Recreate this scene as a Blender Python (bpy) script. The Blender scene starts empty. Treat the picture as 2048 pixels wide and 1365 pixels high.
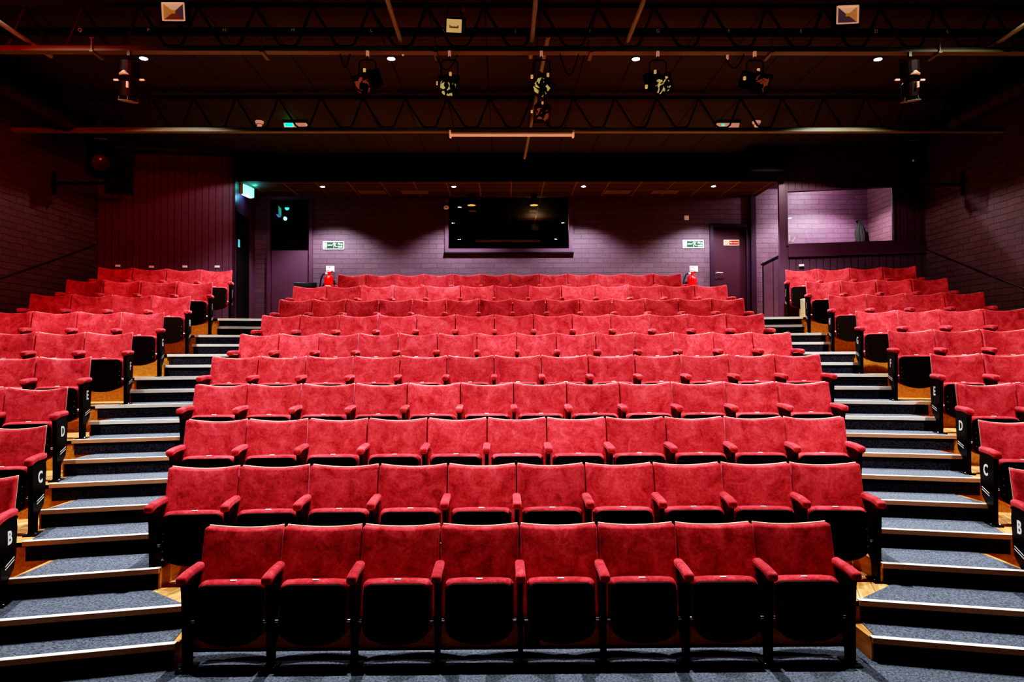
import bpy, bmesh, math, random
from mathutils import Vector, Matrix
random.seed(7)
scene = bpy.context.scene
col = scene.collection
PI = math.pi

# ------------------------------------------------------------------ camera
CX, CZ = -0.145, 2.054
F = 1450.0
PITCH = math.atan(29.5 / F); YAW = 0.01222; ROLL = 0.00368
_fwd = Vector((math.sin(YAW) * math.cos(PITCH), math.cos(YAW) * math.cos(PITCH), math.sin(PITCH)))
_r = Vector((math.cos(YAW), -math.sin(YAW), 0)); _u = _r.cross(_fwd)
_r2 = _r * math.cos(ROLL) - _u * math.sin(ROLL); _u2 = _u * math.cos(ROLL) + _r * math.sin(ROLL)
cam_d = bpy.data.cameras.new('camera'); cam = bpy.data.objects.new('camera', cam_d); col.objects.link(cam)
cam_d.sensor_width = 36.0; cam_d.lens = 36.0 * F / 2048.0; cam_d.clip_start = 0.05; cam_d.clip_end = 100
m = Matrix((( _r2.x, _u2.x, -_fwd.x, CX), (_r2.y, _u2.y, -_fwd.y, 0.0), (_r2.z, _u2.z, -_fwd.z, CZ), (0, 0, 0, 1)))
cam.matrix_world = m
scene.camera = cam

def at(u, v, Y):
    """survey helper: the point of the room at depth Y that a measured photo position stands for"""
    d = _r2 * ((u - 1024) / F) + _u2 * ((682.5 - v) / F) + _fwd
    t = Y / d.y
    return Vector((CX + d.x * t, Y, CZ + d.z * t))

# ------------------------------------------------------------------ materials
def srgb(c):
    def f(x):
        x /= 255.0
        return x / 12.92 if x <= 0.04045 else ((x + 0.055) / 1.055) ** 2.4
    return (f(c[0]), f(c[1]), f(c[2]), 1.0)

class NT:
    def __init__(s, name):
        s.m = bpy.data.materials.new(name); s.m.use_nodes = True
        s.n = s.m.node_tree.nodes; s.l = s.m.node_tree.links
        s.b = s.n['Principled BSDF']
    def new(s, t, **k):
        nd = s.n.new(t)
        for a, b in k.items(): setattr(nd, a, b)
        return nd
    def link(s, a, b): s.l.new(a, b)
    def val(s, sock, v): sock.default_value = v

def simple(name, rgb, rough=0.6, metal=0.0, emit=None, es=0.0, spec=None, noise=0.0, nscale=30.0, bump=0.0):
    t = NT(name); b = t.b
    c = srgb(rgb)
    b.inputs['Base Color'].default_value = c
    b.inputs['Roughness'].default_value = rough; b.inputs['Metallic'].default_value = metal
    if spec is not None: b.inputs['Specular IOR Level'].default_value = spec
    if emit: b.inputs['Emission Color'].default_value = srgb(emit); b.inputs['Emission Strength'].default_value = es
    tc = t.new('ShaderNodeTexCoord'); nz = t.new('ShaderNodeTexNoise')
    nz.inputs['Scale'].default_value = nscale; nz.inputs['Detail'].default_value = 4
    t.link(tc.outputs['Object'], nz.inputs['Vector'])
    mr = t.new('ShaderNodeMapRange'); nn = max(noise, 0.04)
    mr.inputs['To Min'].default_value = 1 - nn; mr.inputs['To Max'].default_value = 1 + nn
    t.link(nz.outputs['Fac'], mr.inputs['Value'])
    mx = t.new('ShaderNodeMix', data_type='RGBA', blend_type='MULTIPLY'); mx.inputs['Factor'].default_value = 1
    mx.inputs['A'].default_value = c
    t.link(mr.outputs['Result'], mx.inputs['B']); t.link(mx.outputs['Result'], b.inputs['Base Color'])
    if bump:
        bp = t.new('ShaderNodeBump'); bp.inputs['Strength'].default_value = bump; bp.inputs['Distance'].default_value = 0.01
        t.link(nz.outputs['Fac'], bp.inputs['Height']); t.link(bp.outputs['Normal'], b.inputs['Normal'])
    return t.m

def ramp(t, fac, stops):
    r = t.new('ShaderNodeValToRGB')
    el = r.color_ramp.elements
    el[0].position, el[0].color = stops[0]; el[1].position, el[1].color = stops[1]
    for p, c in stops[2:]:
        e = el.new(p); e.color = c
    t.link(fac, r.inputs['Fac']); return r.outputs['Color']

def velvet():
    t = NT('red_velvet'); b = t.b
    tc = t.new('ShaderNodeTexCoord'); oi = t.new('ShaderNodeObjectInfo')
    add = t.new('ShaderNodeVectorMath', operation='MULTIPLY_ADD')
    mul = t.new('ShaderNodeCombineXYZ')
    for i in range(3): t.link(oi.outputs['Random'], mul.inputs[i])
    t.link(mul.outputs[0], add.inputs[0]); add.inputs[1].default_value = (37.0, 91.0, 53.0)
    t.link(tc.outputs['Object'], add.inputs[2])
    n1 = t.new('ShaderNodeTexNoise'); n1.inputs['Scale'].default_value = 7; n1.inputs['Detail'].default_value = 6; n1.inputs['Roughness'].default_value = 0.62; n1.inputs['Distortion'].default_value = 0.8
    n2 = t.new('ShaderNodeTexNoise'); n2.inputs['Scale'].default_value = 45; n2.inputs['Detail'].default_value = 5; n2.inputs['Roughness'].default_value = 0.75
    n3 = t.new('ShaderNodeTexNoise'); n3.inputs['Scale'].default_value = 260; n3.inputs['Detail'].default_value = 2
    for n in (n1, n2, n3): t.link(add.outputs[0], n.inputs['Vector'])
    m1 = t.new('ShaderNodeMix', data_type='FLOAT'); m1.inputs['Factor'].default_value = 0.42
    t.link(n1.outputs['Fac'], m1.inputs['A']); t.link(n2.outputs['Fac'], m1.inputs['B'])
    m2 = t.new('ShaderNodeMix', data_type='FLOAT'); m2.inputs['Factor'].default_value = 0.2
    t.link(m1.outputs['Result'], m2.inputs['A']); t.link(n3.outputs['Fac'], m2.inputs['B'])
    c = ramp(t, m2.outputs['Result'], [(0.37, (0.18, 0.008, 0.011, 1)), (0.62, (0.64, 0.080, 0.088, 1)), (0.50, (0.44, 0.036, 0.041, 1))])
    hv = t.new('ShaderNodeHueSaturation')
    mr = t.new('ShaderNodeMapRange'); mr.inputs['To Min'].default_value = 0.82; mr.inputs['To Max'].default_value = 1.15
    t.link(oi.outputs['Random'], mr.inputs['Value']); t.link(mr.outputs['Result'], hv.inputs['Value'])
    t.link(c, hv.inputs['Color']); t.link(hv.outputs['Color'], b.inputs['Base Color'])
    b.inputs['Roughness'].default_value = 0.9; b.inputs['Specular IOR Level'].default_value = 0.1
    b.inputs['Sheen Weight'].default_value = 0.55; b.inputs['Sheen Roughness'].default_value = 0.35
    b.inputs['Sheen Tint'].default_value = (1.0, 0.25, 0.3, 1)
    bp = t.new('ShaderNodeBump'); bp.inputs['Strength'].default_value = 0.35; bp.inputs['Distance'].default_value = 0.004
    t.link(m2.outputs['Result'], bp.inputs['Height']); t.link(bp.outputs['Normal'], b.inputs['Normal'])
    return t.m

def brick(name, c1, c2, mortar, horiz='X', bw=0.29, rh=0.098):
    t = NT(name); b = t.b
    tc = t.new('ShaderNodeTexCoord'); sp = t.new('ShaderNodeSeparateXYZ'); cb = t.new('ShaderNodeCombineXYZ')
    nd = t.new('ShaderNodeTexNoise'); nd.inputs['Scale'].default_value = 3.0; nd.inputs['Detail'].default_value = 3
    t.link(tc.outputs['Object'], nd.inputs['Vector'])
    va = t.new('ShaderNodeVectorMath', operation='MULTIPLY_ADD'); va.inputs[1].default_value = (0.035, 0.035, 0.035)
    t.link(nd.outputs['Color'], va.inputs[0]); t.link(tc.outputs['Object'], va.inputs[2])
    t.link(va.outputs[0], sp.inputs[0]); t.link(sp.outputs[horiz], cb.inputs['X']); t.link(sp.outputs['Z'], cb.inputs['Y'])
    br = t.new('ShaderNodeTexBrick'); br.inputs['Scale'].default_value = 1.0
    br.inputs['Brick Width'].default_value = bw; br.inputs['Row Height'].default_value = rh; br.inputs['Mortar Size'].default_value = 0.005
    br.inputs['Mortar Smooth'].default_value = 0.25; br.inputs['Bias'].default_value = 0
    br.inputs['Color1'].default_value = srgb(c1); br.inputs['Color2'].default_value = srgb(c2); br.inputs['Mortar'].default_value = srgb(mortar)
    t.link(cb.outputs[0], br.inputs['Vector'])
    n2 = t.new('ShaderNodeTexNoise'); n2.inputs['Scale'].default_value = 25; n2.inputs['Detail'].default_value = 5
    t.link(tc.outputs['Object'], n2.inputs['Vector'])
    mr = t.new('ShaderNodeMapRange'); mr.inputs['To Min'].default_value = 0.78; mr.inputs['To Max'].default_value = 1.2
    t.link(n2.outputs['Fac'], mr.inputs['Value'])
    mx = t.new('ShaderNodeMix', data_type='RGBA', blend_type='MULTIPLY'); mx.inputs['Factor'].default_value = 1
    t.link(br.outputs['Color'], mx.inputs['A']); t.link(mr.outputs['Result'], mx.inputs['B']); t.link(mx.outputs['Result'], b.inputs['Base Color'])
    b.inputs['Roughness'].default_value = 0.55
    inv = t.new('ShaderNodeMath', operation='MULTIPLY_ADD'); inv.inputs[1].default_value = -1.0
    t.link(br.outputs['Fac'], inv.inputs[0])
    m3 = t.new('ShaderNodeMath', operation='MULTIPLY'); m3.inputs[1].default_value = 0.35
    t.link(n2.outputs['Fac'], m3.inputs[0]); t.link(m3.outputs[0], inv.inputs[2])
    bp = t.new('ShaderNodeBump'); bp.inputs['Strength'].default_value = 0.9; bp.inputs['Distance'].default_value = 0.012
    t.link(inv.outputs[0], bp.inputs['Height']); t.link(bp.outputs['Normal'], b.inputs['Normal'])
    return t.m

def boards(name, c, groove, pitch=0.115, axis='X', width=0.07, rough=0.5):
    t = NT(name); b = t.b
    tc = t.new('ShaderNodeTexCoord'); sp = t.new('ShaderNodeSeparateXYZ'); t.link(tc.outputs['Object'], sp.inputs[0])
    dv = t.new('ShaderNodeMath', operation='DIVIDE'); dv.inputs[1].default_value = pitch; t.link(sp.outputs[axis], dv.inputs[0])
    fr = t.new('ShaderNodeMath', operation='FRACT'); t.link(dv.outputs[0], fr.inputs[0])
    lt = t.new('ShaderNodeMath', operation='LESS_THAN'); lt.inputs[1].default_value = width; t.link(fr.outputs[0], lt.inputs[0])
    nz = t.new('ShaderNodeTexNoise'); nz.inputs['Scale'].default_value = 12; t.link(tc.outputs['Object'], nz.inputs['Vector'])
    ca = ramp(t, nz.outputs['Fac'], [(0.3, tuple(x * 0.8 for x in srgb(c)[:3]) + (1,)), (0.7, srgb(c))])
    mx = t.new('ShaderNodeMix', data_type='RGBA'); t.link(lt.outputs[0], mx.inputs['Factor']); t.link(ca, mx.inputs['A']); mx.inputs['B'].default_value = srgb(groove)
    t.link(mx.outputs['Result'], b.inputs['Base Color']); b.inputs['Roughness'].default_value = rough
    iv = t.new('ShaderNodeMath', operation='SUBTRACT'); iv.inputs[0].default_value = 1; t.link(lt.outputs[0], iv.inputs[1])
    bp = t.new('ShaderNodeBump'); bp.inputs['Strength'].default_value = 0.6; bp.inputs['Distance'].default_value = 0.01
    t.link(iv.outputs[0], bp.inputs['Height']); t.link(bp.outputs['Normal'], b.inputs['Normal'])
    return t.m

def wood(name, c1, c2, plank=0.12, rot=0.35, rough=0.45):
    t = NT(name); b = t.b
    tc = t.new('ShaderNodeTexCoord'); mp = t.new('ShaderNodeMapping'); mp.inputs['Rotation'].default_value = (0, 0, rot)
    t.link(tc.outputs['Object'], mp.inputs['Vector'])
    sp = t.new('ShaderNodeSeparateXYZ'); t.link(mp.outputs[0], sp.inputs[0])
    dv = t.new('ShaderNodeMath', operation='DIVIDE'); dv.inputs[1].default_value = plank; t.link(sp.outputs['X'], dv.inputs[0])
    fr = t.new('ShaderNodeMath', operation='FRACT'); t.link(dv.outputs[0], fr.inputs[0])
    lt = t.new('ShaderNodeMath', operation='LESS_THAN'); lt.inputs[1].default_value = 0.035; t.link(fr.outputs[0], lt.inputs[0])
    m2 = t.new('ShaderNodeMapping'); m2.inputs['Scale'].default_value = (14, 1.2, 14); t.link(mp.outputs[0], m2.inputs['Vector'])
    nz = t.new('ShaderNodeTexNoise'); nz.inputs['Scale'].default_value = 2.5; nz.inputs['Detail'].default_value = 6; nz.inputs['Distortion'].default_value = 0.35
    t.link(m2.outputs[0], nz.inputs['Vector'])
    ca = ramp(t, nz.outputs['Fac'], [(0.35, srgb(c2)), (0.65, srgb(c1))])
    mx = t.new('ShaderNodeMix', data_type='RGBA'); t.link(lt.outputs[0], mx.inputs['Factor']); t.link(ca, mx.inputs['A']); mx.inputs['B'].default_value = srgb((25, 14, 6))
    t.link(mx.outputs['Result'], b.inputs['Base Color']); b.inputs['Roughness'].default_value = rough
    return t.m

def carpet(name, c1, c2, scale=260):
    t = NT(name); b = t.b
    tc = t.new('ShaderNodeTexCoord'); nz = t.new('ShaderNodeTexNoise'); nz.inputs['Scale'].default_value = scale; nz.inputs['Detail'].default_value = 2
    t.link(tc.outputs['Object'], nz.inputs['Vector'])
    n2 = t.new('ShaderNodeTexNoise'); n2.inputs['Scale'].default_value = 60; t.link(tc.outputs['Object'], n2.inputs['Vector'])
    mm = t.new('ShaderNodeMix', data_type='FLOAT'); mm.inputs['Factor'].default_value = 0.4
    t.link(nz.outputs['Fac'], mm.inputs['A']); t.link(n2.outputs['Fac'], mm.inputs['B'])
    c = ramp(t, mm.outputs['Result'], [(0.38, srgb(c1)), (0.62, srgb(c2))])
    t.link(c, b.inputs['Base Color']); b.inputs['Roughness'].default_value = 0.95; b.inputs['Specular IOR Level'].default_value = 0.05
    bp = t.new('ShaderNodeBump'); bp.inputs['Strength'].default_value = 0.5; bp.inputs['Distance'].default_value = 0.004
    t.link(mm.outputs['Result'], bp.inputs['Height']); t.link(bp.outputs['Normal'], b.inputs['Normal'])
    return t.m

def tiles(name, c, line, tx=0.6, ty=1.2, ox=0.0, oy=0.0, lw=0.02):
    t = NT(name); b = t.b
    tc = t.new('ShaderNodeTexCoord'); sp = t.new('ShaderNodeSeparateXYZ'); t.link(tc.outputs['Object'], sp.inputs[0])
    outs = []
    for ax, p, o in (('X', tx, ox), ('Y', ty, oy)):
        ad = t.new('ShaderNodeMath', operation='SUBTRACT'); ad.inputs[1].default_value = o - lw / 2; t.link(sp.outputs[ax], ad.inputs[0])
        dv = t.new('ShaderNodeMath', operation='DIVIDE'); dv.inputs[1].default_value = p; t.link(ad.outputs[0], dv.inputs[0])
        fr = t.new('ShaderNodeMath', operation='FRACT'); t.link(dv.outputs[0], fr.inputs[0])
        lt = t.new('ShaderNodeMath', operation='LESS_THAN'); lt.inputs[1].default_value = lw / p; t.link(fr.outputs[0], lt.inputs[0]); outs.append(lt)
    mxx = t.new('ShaderNodeMath', operation='MAXIMUM'); t.link(outs[0].outputs[0], mxx.inputs[0]); t.link(outs[1].outputs[0], mxx.inputs[1])
    nz = t.new('ShaderNodeTexNoise'); nz.inputs['Scale'].default_value = 90; t.link(tc.outputs['Object'], nz.inputs['Vector'])
    ca = ramp(t, nz.outputs['Fac'], [(0.35, tuple(x * 0.75 for x in srgb(c)[:3]) + (1,)), (0.65, srgb(c))])
    mx = t.new('ShaderNodeMix', data_type='RGBA'); t.link(mxx.outputs[0], mx.inputs['Factor']); t.link(ca, mx.inputs['A']); mx.inputs['B'].default_value = srgb(line)
    t.link(mx.outputs['Result'], b.inputs['Base Color']); b.inputs['Roughness'].default_value = 0.8
    return t.m

def glass_dark(name, refl=0.12, tint=(0.9, 0.9, 0.9)):
    t = NT(name); n = t.n; out = n['Material Output']
    tr = t.new('ShaderNodeBsdfTransparent'); tr.inputs['Color'].default_value = tint + (1,)
    gl = t.new('ShaderNodeBsdfGlossy'); gl.inputs['Roughness'].default_value = 0.01
    lw = t.new('ShaderNodeFresnel'); lw.inputs['IOR'].default_value = 1.5
    ad = t.new('ShaderNodeMath', operation='ADD'); ad.inputs[1].default_value = refl; t.link(lw.outputs[0], ad.inputs[0])
    mx = t.new('ShaderNodeMixShader'); t.link(ad.outputs[0], mx.inputs['Fac']); t.link(tr.outputs[0], mx.inputs[1]); t.link(gl.outputs[0], mx.inputs[2])
    t.link(mx.outputs[0], out.inputs['Surface'])
    return t.m

def crinkle(name, c, strength=1.0):
    t = NT(name); b = t.b
    tc = t.new('ShaderNodeTexCoord'); oi = t.new('ShaderNodeObjectInfo')
    va = t.new('ShaderNodeVectorMath', operation='ADD'); t.link(tc.outputs['Object'], va.inputs[0]); t.link(oi.outputs['Random'], va.inputs[1])
    nz = t.new('ShaderNodeTexNoise'); nz.inputs['Scale'].default_value = 9; nz.inputs['Detail'].default_value = 1; nz.inputs['Distortion'].default_value = 2.2
    t.link(va.outputs[0], nz.inputs['Vector'])
    cc = ramp(t, nz.outputs['Fac'], [(0.50, (0.003, 0.003, 0.004, 1)), (0.56, srgb(c))])  # bright patches on black painted in for reflections on the crinkles
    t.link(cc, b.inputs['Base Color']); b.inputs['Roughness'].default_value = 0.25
    t.link(cc, b.inputs['Emission Color']); b.inputs['Emission Strength'].default_value = 0.4 * strength  # unlit gel, glow painted in to brighten those reflections
    bp = t.new('ShaderNodeBump'); bp.inputs['Strength'].default_value = 0.8; bp.inputs['Distance'].default_value = 0.02
    t.link(nz.outputs['Fac'], bp.inputs['Height']); t.link(bp.outputs['Normal'], b.inputs['Normal'])
    return t.m

M = {}
M['velvet'] = velvet()
M['shell'] = simple('black_seat_shell', (26, 14, 9), 0.5, spec=0.15)
M['iron'] = simple('black_iron', (16, 10, 8), 0.45, spec=0.25)
M['ply'] = simple('edge_plywood', (200, 165, 130), 0.45, noise=0.15)
M['plaque'] = simple('white_plaque', (235, 232, 225), 0.4)
M['chrome'] = simple('bright_steel', (200, 200, 205), 0.25, metal=1.0)
M['brassbolt'] = simple('dull_bolt', (150, 105, 70), 0.4, metal=0.8)
M['brickX'] = brick('purple_painted_brick', (96, 70, 84), (86, 62, 76), (76, 54, 66), 'X')
M['brickY'] = brick('purple_painted_brick_side', (96, 70, 74), (86, 62, 68), (62, 42, 50), 'Y')
M['board'] = boards('purple_tongue_and_groove', (90, 58, 76), (12, 6, 12))
M['purple'] = simple('purple_paint', (86, 54, 74), 0.45, noise=0.1, nscale=6)
M['purple_dark'] = simple('dark_purple_paint', (44, 24, 40), 0.4, noise=0.1, nscale=6)
M['doorp'] = simple('maroon_door_paint', (58, 30, 42), 0.35, noise=0.12, nscale=5)
M['wood'] = wood('pine_floor_boards', (226, 170, 105), (176, 118, 62))
M['woodr'] = wood('orange_riser_wood', (192, 132, 58), (164, 104, 42), plank=3.0, rot=0.0)
M['woodend'] = wood('step_end_wood', (205, 140, 75), (160, 100, 48), plank=3.0, rot=0.0)
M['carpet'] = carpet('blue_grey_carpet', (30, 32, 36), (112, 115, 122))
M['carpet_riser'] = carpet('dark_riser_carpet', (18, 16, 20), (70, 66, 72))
M['nosing'] = simple('worn_aluminium_nosing', (225, 215, 200), 0.45, metal=0.0, noise=0.1, nscale=40, spec=0.6)
M['nosing_face'] = simple('pine_nosing_face', (180, 130, 95), 0.5, noise=0.12)
M['ceil'] = tiles('dark_ceiling_tiles', (54, 54, 48), (10, 8, 7), 0.6, 1.2, ox=0.27, oy=9.6)
M['lowceil'] = tiles('low_ceiling_tiles', (62, 42, 34), (110, 85, 55), 0.6, 0.6, ox=0.02, oy=0.1, lw=0.025)
M['black'] = simple('matt_black', (8, 6, 7), 0.7, spec=0.2)
M['steel'] = simple('brown_painted_steel', (104, 104, 76), 0.5, noise=0.15, nscale=8)
M['web'] = simple('dark_web_bar', (34, 14, 10), 0.6)
M['pipe'] = simple('galvanised_pipe', (128, 130, 108), 0.5, noise=0.2, nscale=20)
M['duct'] = simple('dark_duct_paint', (22, 8, 8), 0.6)
M['white'] = simple('white_plastic', (235, 225, 215), 0.4)
M['cream'] = simple('cream_paint', (225, 205, 165), 0.5)
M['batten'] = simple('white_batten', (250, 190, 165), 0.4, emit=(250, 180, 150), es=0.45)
M['lamp'] = simple('lit_lamp', (255, 255, 255), 0.3, emit=(235, 240, 255), es=60.0)
M['lampdim'] = simple('dim_lamp', (255, 255, 255), 0.3, emit=(255, 235, 215), es=3.0)
M['redm'] = simple('extinguisher_red', (214, 18, 14), 0.25, spec=0.6)
M['rubber'] = simple('black_rubber', (10, 10, 11), 0.5)
M['green'] = simple('safety_green', (0, 56, 30), 0.4)
M['signwhite'] = simple('sign_white', (245, 250, 245), 0.4, emit=(240, 255, 245), es=0.25)
M['signred'] = simple('sign_red', (150, 22, 22), 0.4)
M['cyan'] = simple('lit_exit_panel', (190, 255, 240), 0.3, emit=(90, 255, 225), es=2.6)
M['cyan_low'] = simple('lit_exit_base', (170, 200, 255), 0.3, emit=(130, 180, 255), es=5.0)
M['ledgreen'] = simple('green_led', (0, 255, 160), 0.3, emit=(0, 255, 150), es=6.0)
M['ledgreen2'] = simple('teal_led', (0, 220, 200), 0.3, emit=(0, 235, 205), es=2.0)
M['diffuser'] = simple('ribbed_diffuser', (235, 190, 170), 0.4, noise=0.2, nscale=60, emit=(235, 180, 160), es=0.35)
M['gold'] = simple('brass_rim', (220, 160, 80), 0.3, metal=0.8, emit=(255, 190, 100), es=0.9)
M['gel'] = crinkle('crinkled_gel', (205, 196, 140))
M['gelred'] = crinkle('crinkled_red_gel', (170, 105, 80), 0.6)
M['gelframe'] = simple('rusty_gel_frame', (52, 34, 24), 0.5)
M['knob'] = simple('cream_knob', (240, 195, 140), 0.5, emit=(240, 190, 130), es=0.5)  # glow painted in to brighten the knobs
M['reflect'] = simple('painted_glow_reflector', (235, 190, 165), 0.3, metal=0.0, emit=(235, 180, 150), es=0.5)  # bright facet, reflected light painted in as tone and glow
M['reflect2'] = simple('painted_shade_reflector', (120, 95, 110), 0.3, metal=0.0, emit=(110, 85, 100), es=0.3)  # dark facet, shade painted into its tone
M['reflect3'] = simple('painted_lower_glow', (170, 100, 80), 0.3, emit=(150, 80, 60), es=0.3)  # lower facet, dimmer reflected light painted in
M['reflect4'] = simple('painted_side_glow', (220, 170, 115), 0.3, emit=(210, 150, 95), es=0.35)  # side facet, reflected light painted in
M['led'] = simple('yellow_led_chip', (205, 160, 20), 0.4, emit=(205, 150, 20), es=0.4)  # unlit chip, slight glow painted in
M['haloglass'] = simple('halogen_glass', (235, 205, 150), 0.3, emit=(235, 200, 140), es=0.45)  # unlit glass, glow painted in for the light it catches
M['clear'] = glass_dark('window_glass', 0.0, (0.93, 0.93, 0.95))
M['darkglass'] = glass_dark('booth_glass', 0.02, (0.75, 0.75, 0.75))
M['coat'] = simple('dark_green_cloth', (22, 26, 17), 0.9, noise=0.3)
M['booth'] = simple('booth_black', (16, 12, 12), 0.7)
M['screen'] = simple('monitor_glow', (120, 200, 230), 0.3, emit=(90, 170, 210), es=0.5)
M['skin'] = simple('console_grey', (90, 70, 60), 0.6)
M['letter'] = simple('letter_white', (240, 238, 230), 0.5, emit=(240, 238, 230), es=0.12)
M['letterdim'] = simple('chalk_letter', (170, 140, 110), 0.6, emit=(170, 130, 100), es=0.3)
M['vent'] = simple('vent_panel', (110, 88, 62), 0.6)
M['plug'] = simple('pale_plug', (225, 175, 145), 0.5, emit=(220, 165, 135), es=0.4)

# ------------------------------------------------------------------ mesh helpers
class MB:
    def __init__(s): s.v = []; s.f = []; s.mi = []; s.cm = 0
    def add(s, vs, fs):
        o = len(s.v); s.v += [tuple(p) for p in vs]
        for f in fs: s.f.append([i + o for i in f]); s.mi.append(s.cm)
        return s
    def box(s, c, d, rot=None):
        hx, hy, hz = d[0] / 2, d[1] / 2, d[2] / 2
        vs = [Vector((x, y, z)) for x in (-hx, hx) for y in (-hy, hy) for z in (-hz, hz)]
        if rot is not None: vs = [rot @ p for p in vs]
        c = Vector(c); vs = [p + c for p in vs]
        return s.add(vs, [(0, 1, 3, 2), (4, 6, 7, 5), (0, 4, 5, 1), (2, 3, 7, 6), (0, 2, 6, 4), (1, 5, 7, 3)])
    def prism(s, pts, fn, a0, a1):
        """closed profile pts (2D) swept between a0 and a1; fn(p, a) -> xyz"""
        n = len(pts); vs = [fn(p, a0) for p in pts] + [fn(p, a1) for p in pts]
        fs = [tuple(range(n - 1, -1, -1)), tuple(range(n, 2 * n))] + [(i, (i + 1) % n, n + (i + 1) % n, n + i) for i in range(n)]
        return s.add(vs, fs)
    def tube(s, pts, r, n=8, caps=True):
        pts = [Vector(p) for p in pts]; rs = r if isinstance(r, (list, tuple)) else [r] * len(pts)
        vs = []; fs = []; prev = None
        for i, p in enumerate(pts):
            t = (pts[min(i + 1, len(pts) - 1)] - pts[max(i - 1, 0)]).normalized()
            if prev is None:
                a = Vector((0, 0, 1)) if abs(t.z) < 0.9 else Vector((1, 0, 0)); nn = t.cross(a).normalized()
            else:
                nn = (prev - t * prev.dot(t)).normalized()
            prev = nn; b = t.cross(nn)
            for k in range(n):
                a = 2 * PI * k / n; vs.append(p + (nn * math.cos(a) + b * math.sin(a)) * rs[i])
        for i in range(len(pts) - 1):
            for k in range(n):
                fs.append((i * n + k, i * n + (k + 1) % n, (i + 1) * n + (k + 1) % n, (i + 1) * n + k))
        if caps: fs.append(tuple(range(n - 1, -1, -1))); fs.append(tuple((len(pts) - 1) * n + k for k in range(n)))
        return s.add(vs, fs)
    def lathe(s, prof, c=(0, 0, 0), n=20, axis='Z', rot=None):
        vs = []; fs = []; c = Vector(c)
        for (r, z) in prof:
            for k in range(n):
                a = 2 * PI * k / n; p = Vector((r * math.cos(a), r * math.sin(a), z))
                if axis == 'Y': p = Vector((p.x, p.z, p.y))
                if axis == 'X': p = Vector((p.z, p.x, p.y))
                if rot is not None: p = rot @ p
                vs.append(p + c)
        for i in range(len(prof) - 1):
            for k in range(n): fs.append((i * n + k, i * n + (k + 1) % n, (i + 1) * n + (k + 1) % n, (i + 1) * n + k))
        fs.append(tuple(range(n - 1, -1, -1))); fs.append(tuple((len(prof) - 1) * n + k for k in range(n)))
        return s.add(vs, fs)
    def rbox(s, c, d, r, nseg=(4, 1, 4), deform=None, rot=None):
        hs = [d[0] / 2, d[1] / 2, d[2] / 2]; r = min(r, min(hs) * 0.98)
        ax = []
        for i in range(3):
            h = hs[i]; e = [-h, -h + 0.3 * r, -h + 0.65 * r, -h + r]
            mid = [(-h + r) + (2 * (h - r)) * k / nseg[i] for k in range(1, nseg[i])]
            ax.append(e + mid + [-q for q in reversed(e)])
        key = {}; vs = []; fs = []
        def vid(p):
            k = (round(p[0], 6), round(p[1], 6), round(p[2], 6))
            if k in key: return key[k]
            inner = [max(-hs[i] + r, min(hs[i] - r, p[i])) for i in range(3)]
            dv = Vector([p[i] - inner[i] for i in range(3)])
            if dv.length > 1e-9: dv = dv.normalized() * r
            q = Vector(inner) + dv
            if deform: q = Vector(deform(q))
            if rot is not None: q = rot @ q
            key[k] = len(vs); vs.append(q + Vector(c)); return key[k]
        for i in range(3):
            a, b = (i + 1) % 3, (i + 2) % 3
            for sgn in (-1, 1):
                for j in range(len(ax[a]) - 1):
                    for k in range(len(ax[b]) - 1):
                        q = []
                        for (jj, kk) in ((j, k), (j + 1, k), (j + 1, k + 1), (j, k + 1)):
                            p = [0, 0, 0]; p[i] = sgn * hs[i]; p[a] = ax[a][jj]; p[b] = ax[b][kk]; q.append(vid(p))
                        if sgn < 0: q.reverse()
                        if len(set(q)) >= 3: fs.append(tuple(q))
        return s.add(vs, fs)
    def mesh(s, name, mats, smooth=False):
        me = bpy.data.meshes.new(name); me.from_pydata(s.v, [], s.f)
        for mt in (mats if isinstance(mats, (list, tuple)) else [mats]): me.materials.append(mt)
        for p, i in zip(me.polygons, s.mi): p.material_index = i
        bm = bmesh.new(); bm.from_mesh(me); bmesh.ops.recalc_face_normals(bm, faces=bm.faces); bm.to_mesh(me); bm.free()
        if smooth:
            for p in me.polygons: p.use_smooth = True
            try: me.set_sharp_from_angle(angle=math.radians(50))
            except Exception: pass
        me.update(); return me

def link(o, parent=None):
    col.objects.link(o)
    if parent is not None: o.parent = parent
    return o
def obj(name, mb, mats, parent=None, smooth=False, loc=None):
    me = mb if isinstance(mb, bpy.types.Mesh) else mb.mesh(name, mats, smooth)
    o = bpy.data.objects.new(name, me); link(o, parent)
    if loc is not None: o.location = loc
    return o
def tag(o, label, cat, group=None):
    o['label'] = label; o['category'] = cat
    if group: o['group'] = group
    return o
def thing(name, label, cat, loc=(0, 0, 0), rotz=0.0, group=None, rot=None):
    o = bpy.data.objects.new(name, None); o.empty_display_size = 0.1; col.objects.link(o)
    o.location = loc; o.rotation_euler = rot if rot else (0, 0, rotz)
    return tag(o, label, cat, group)
def struct(name, mb, mats, smooth=False, loc=None, rotz=0.0):
    o = obj(name, mb, mats, None, smooth, loc); o['kind'] = 'structure'; o.rotation_euler = (0, 0, rotz); return o

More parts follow.
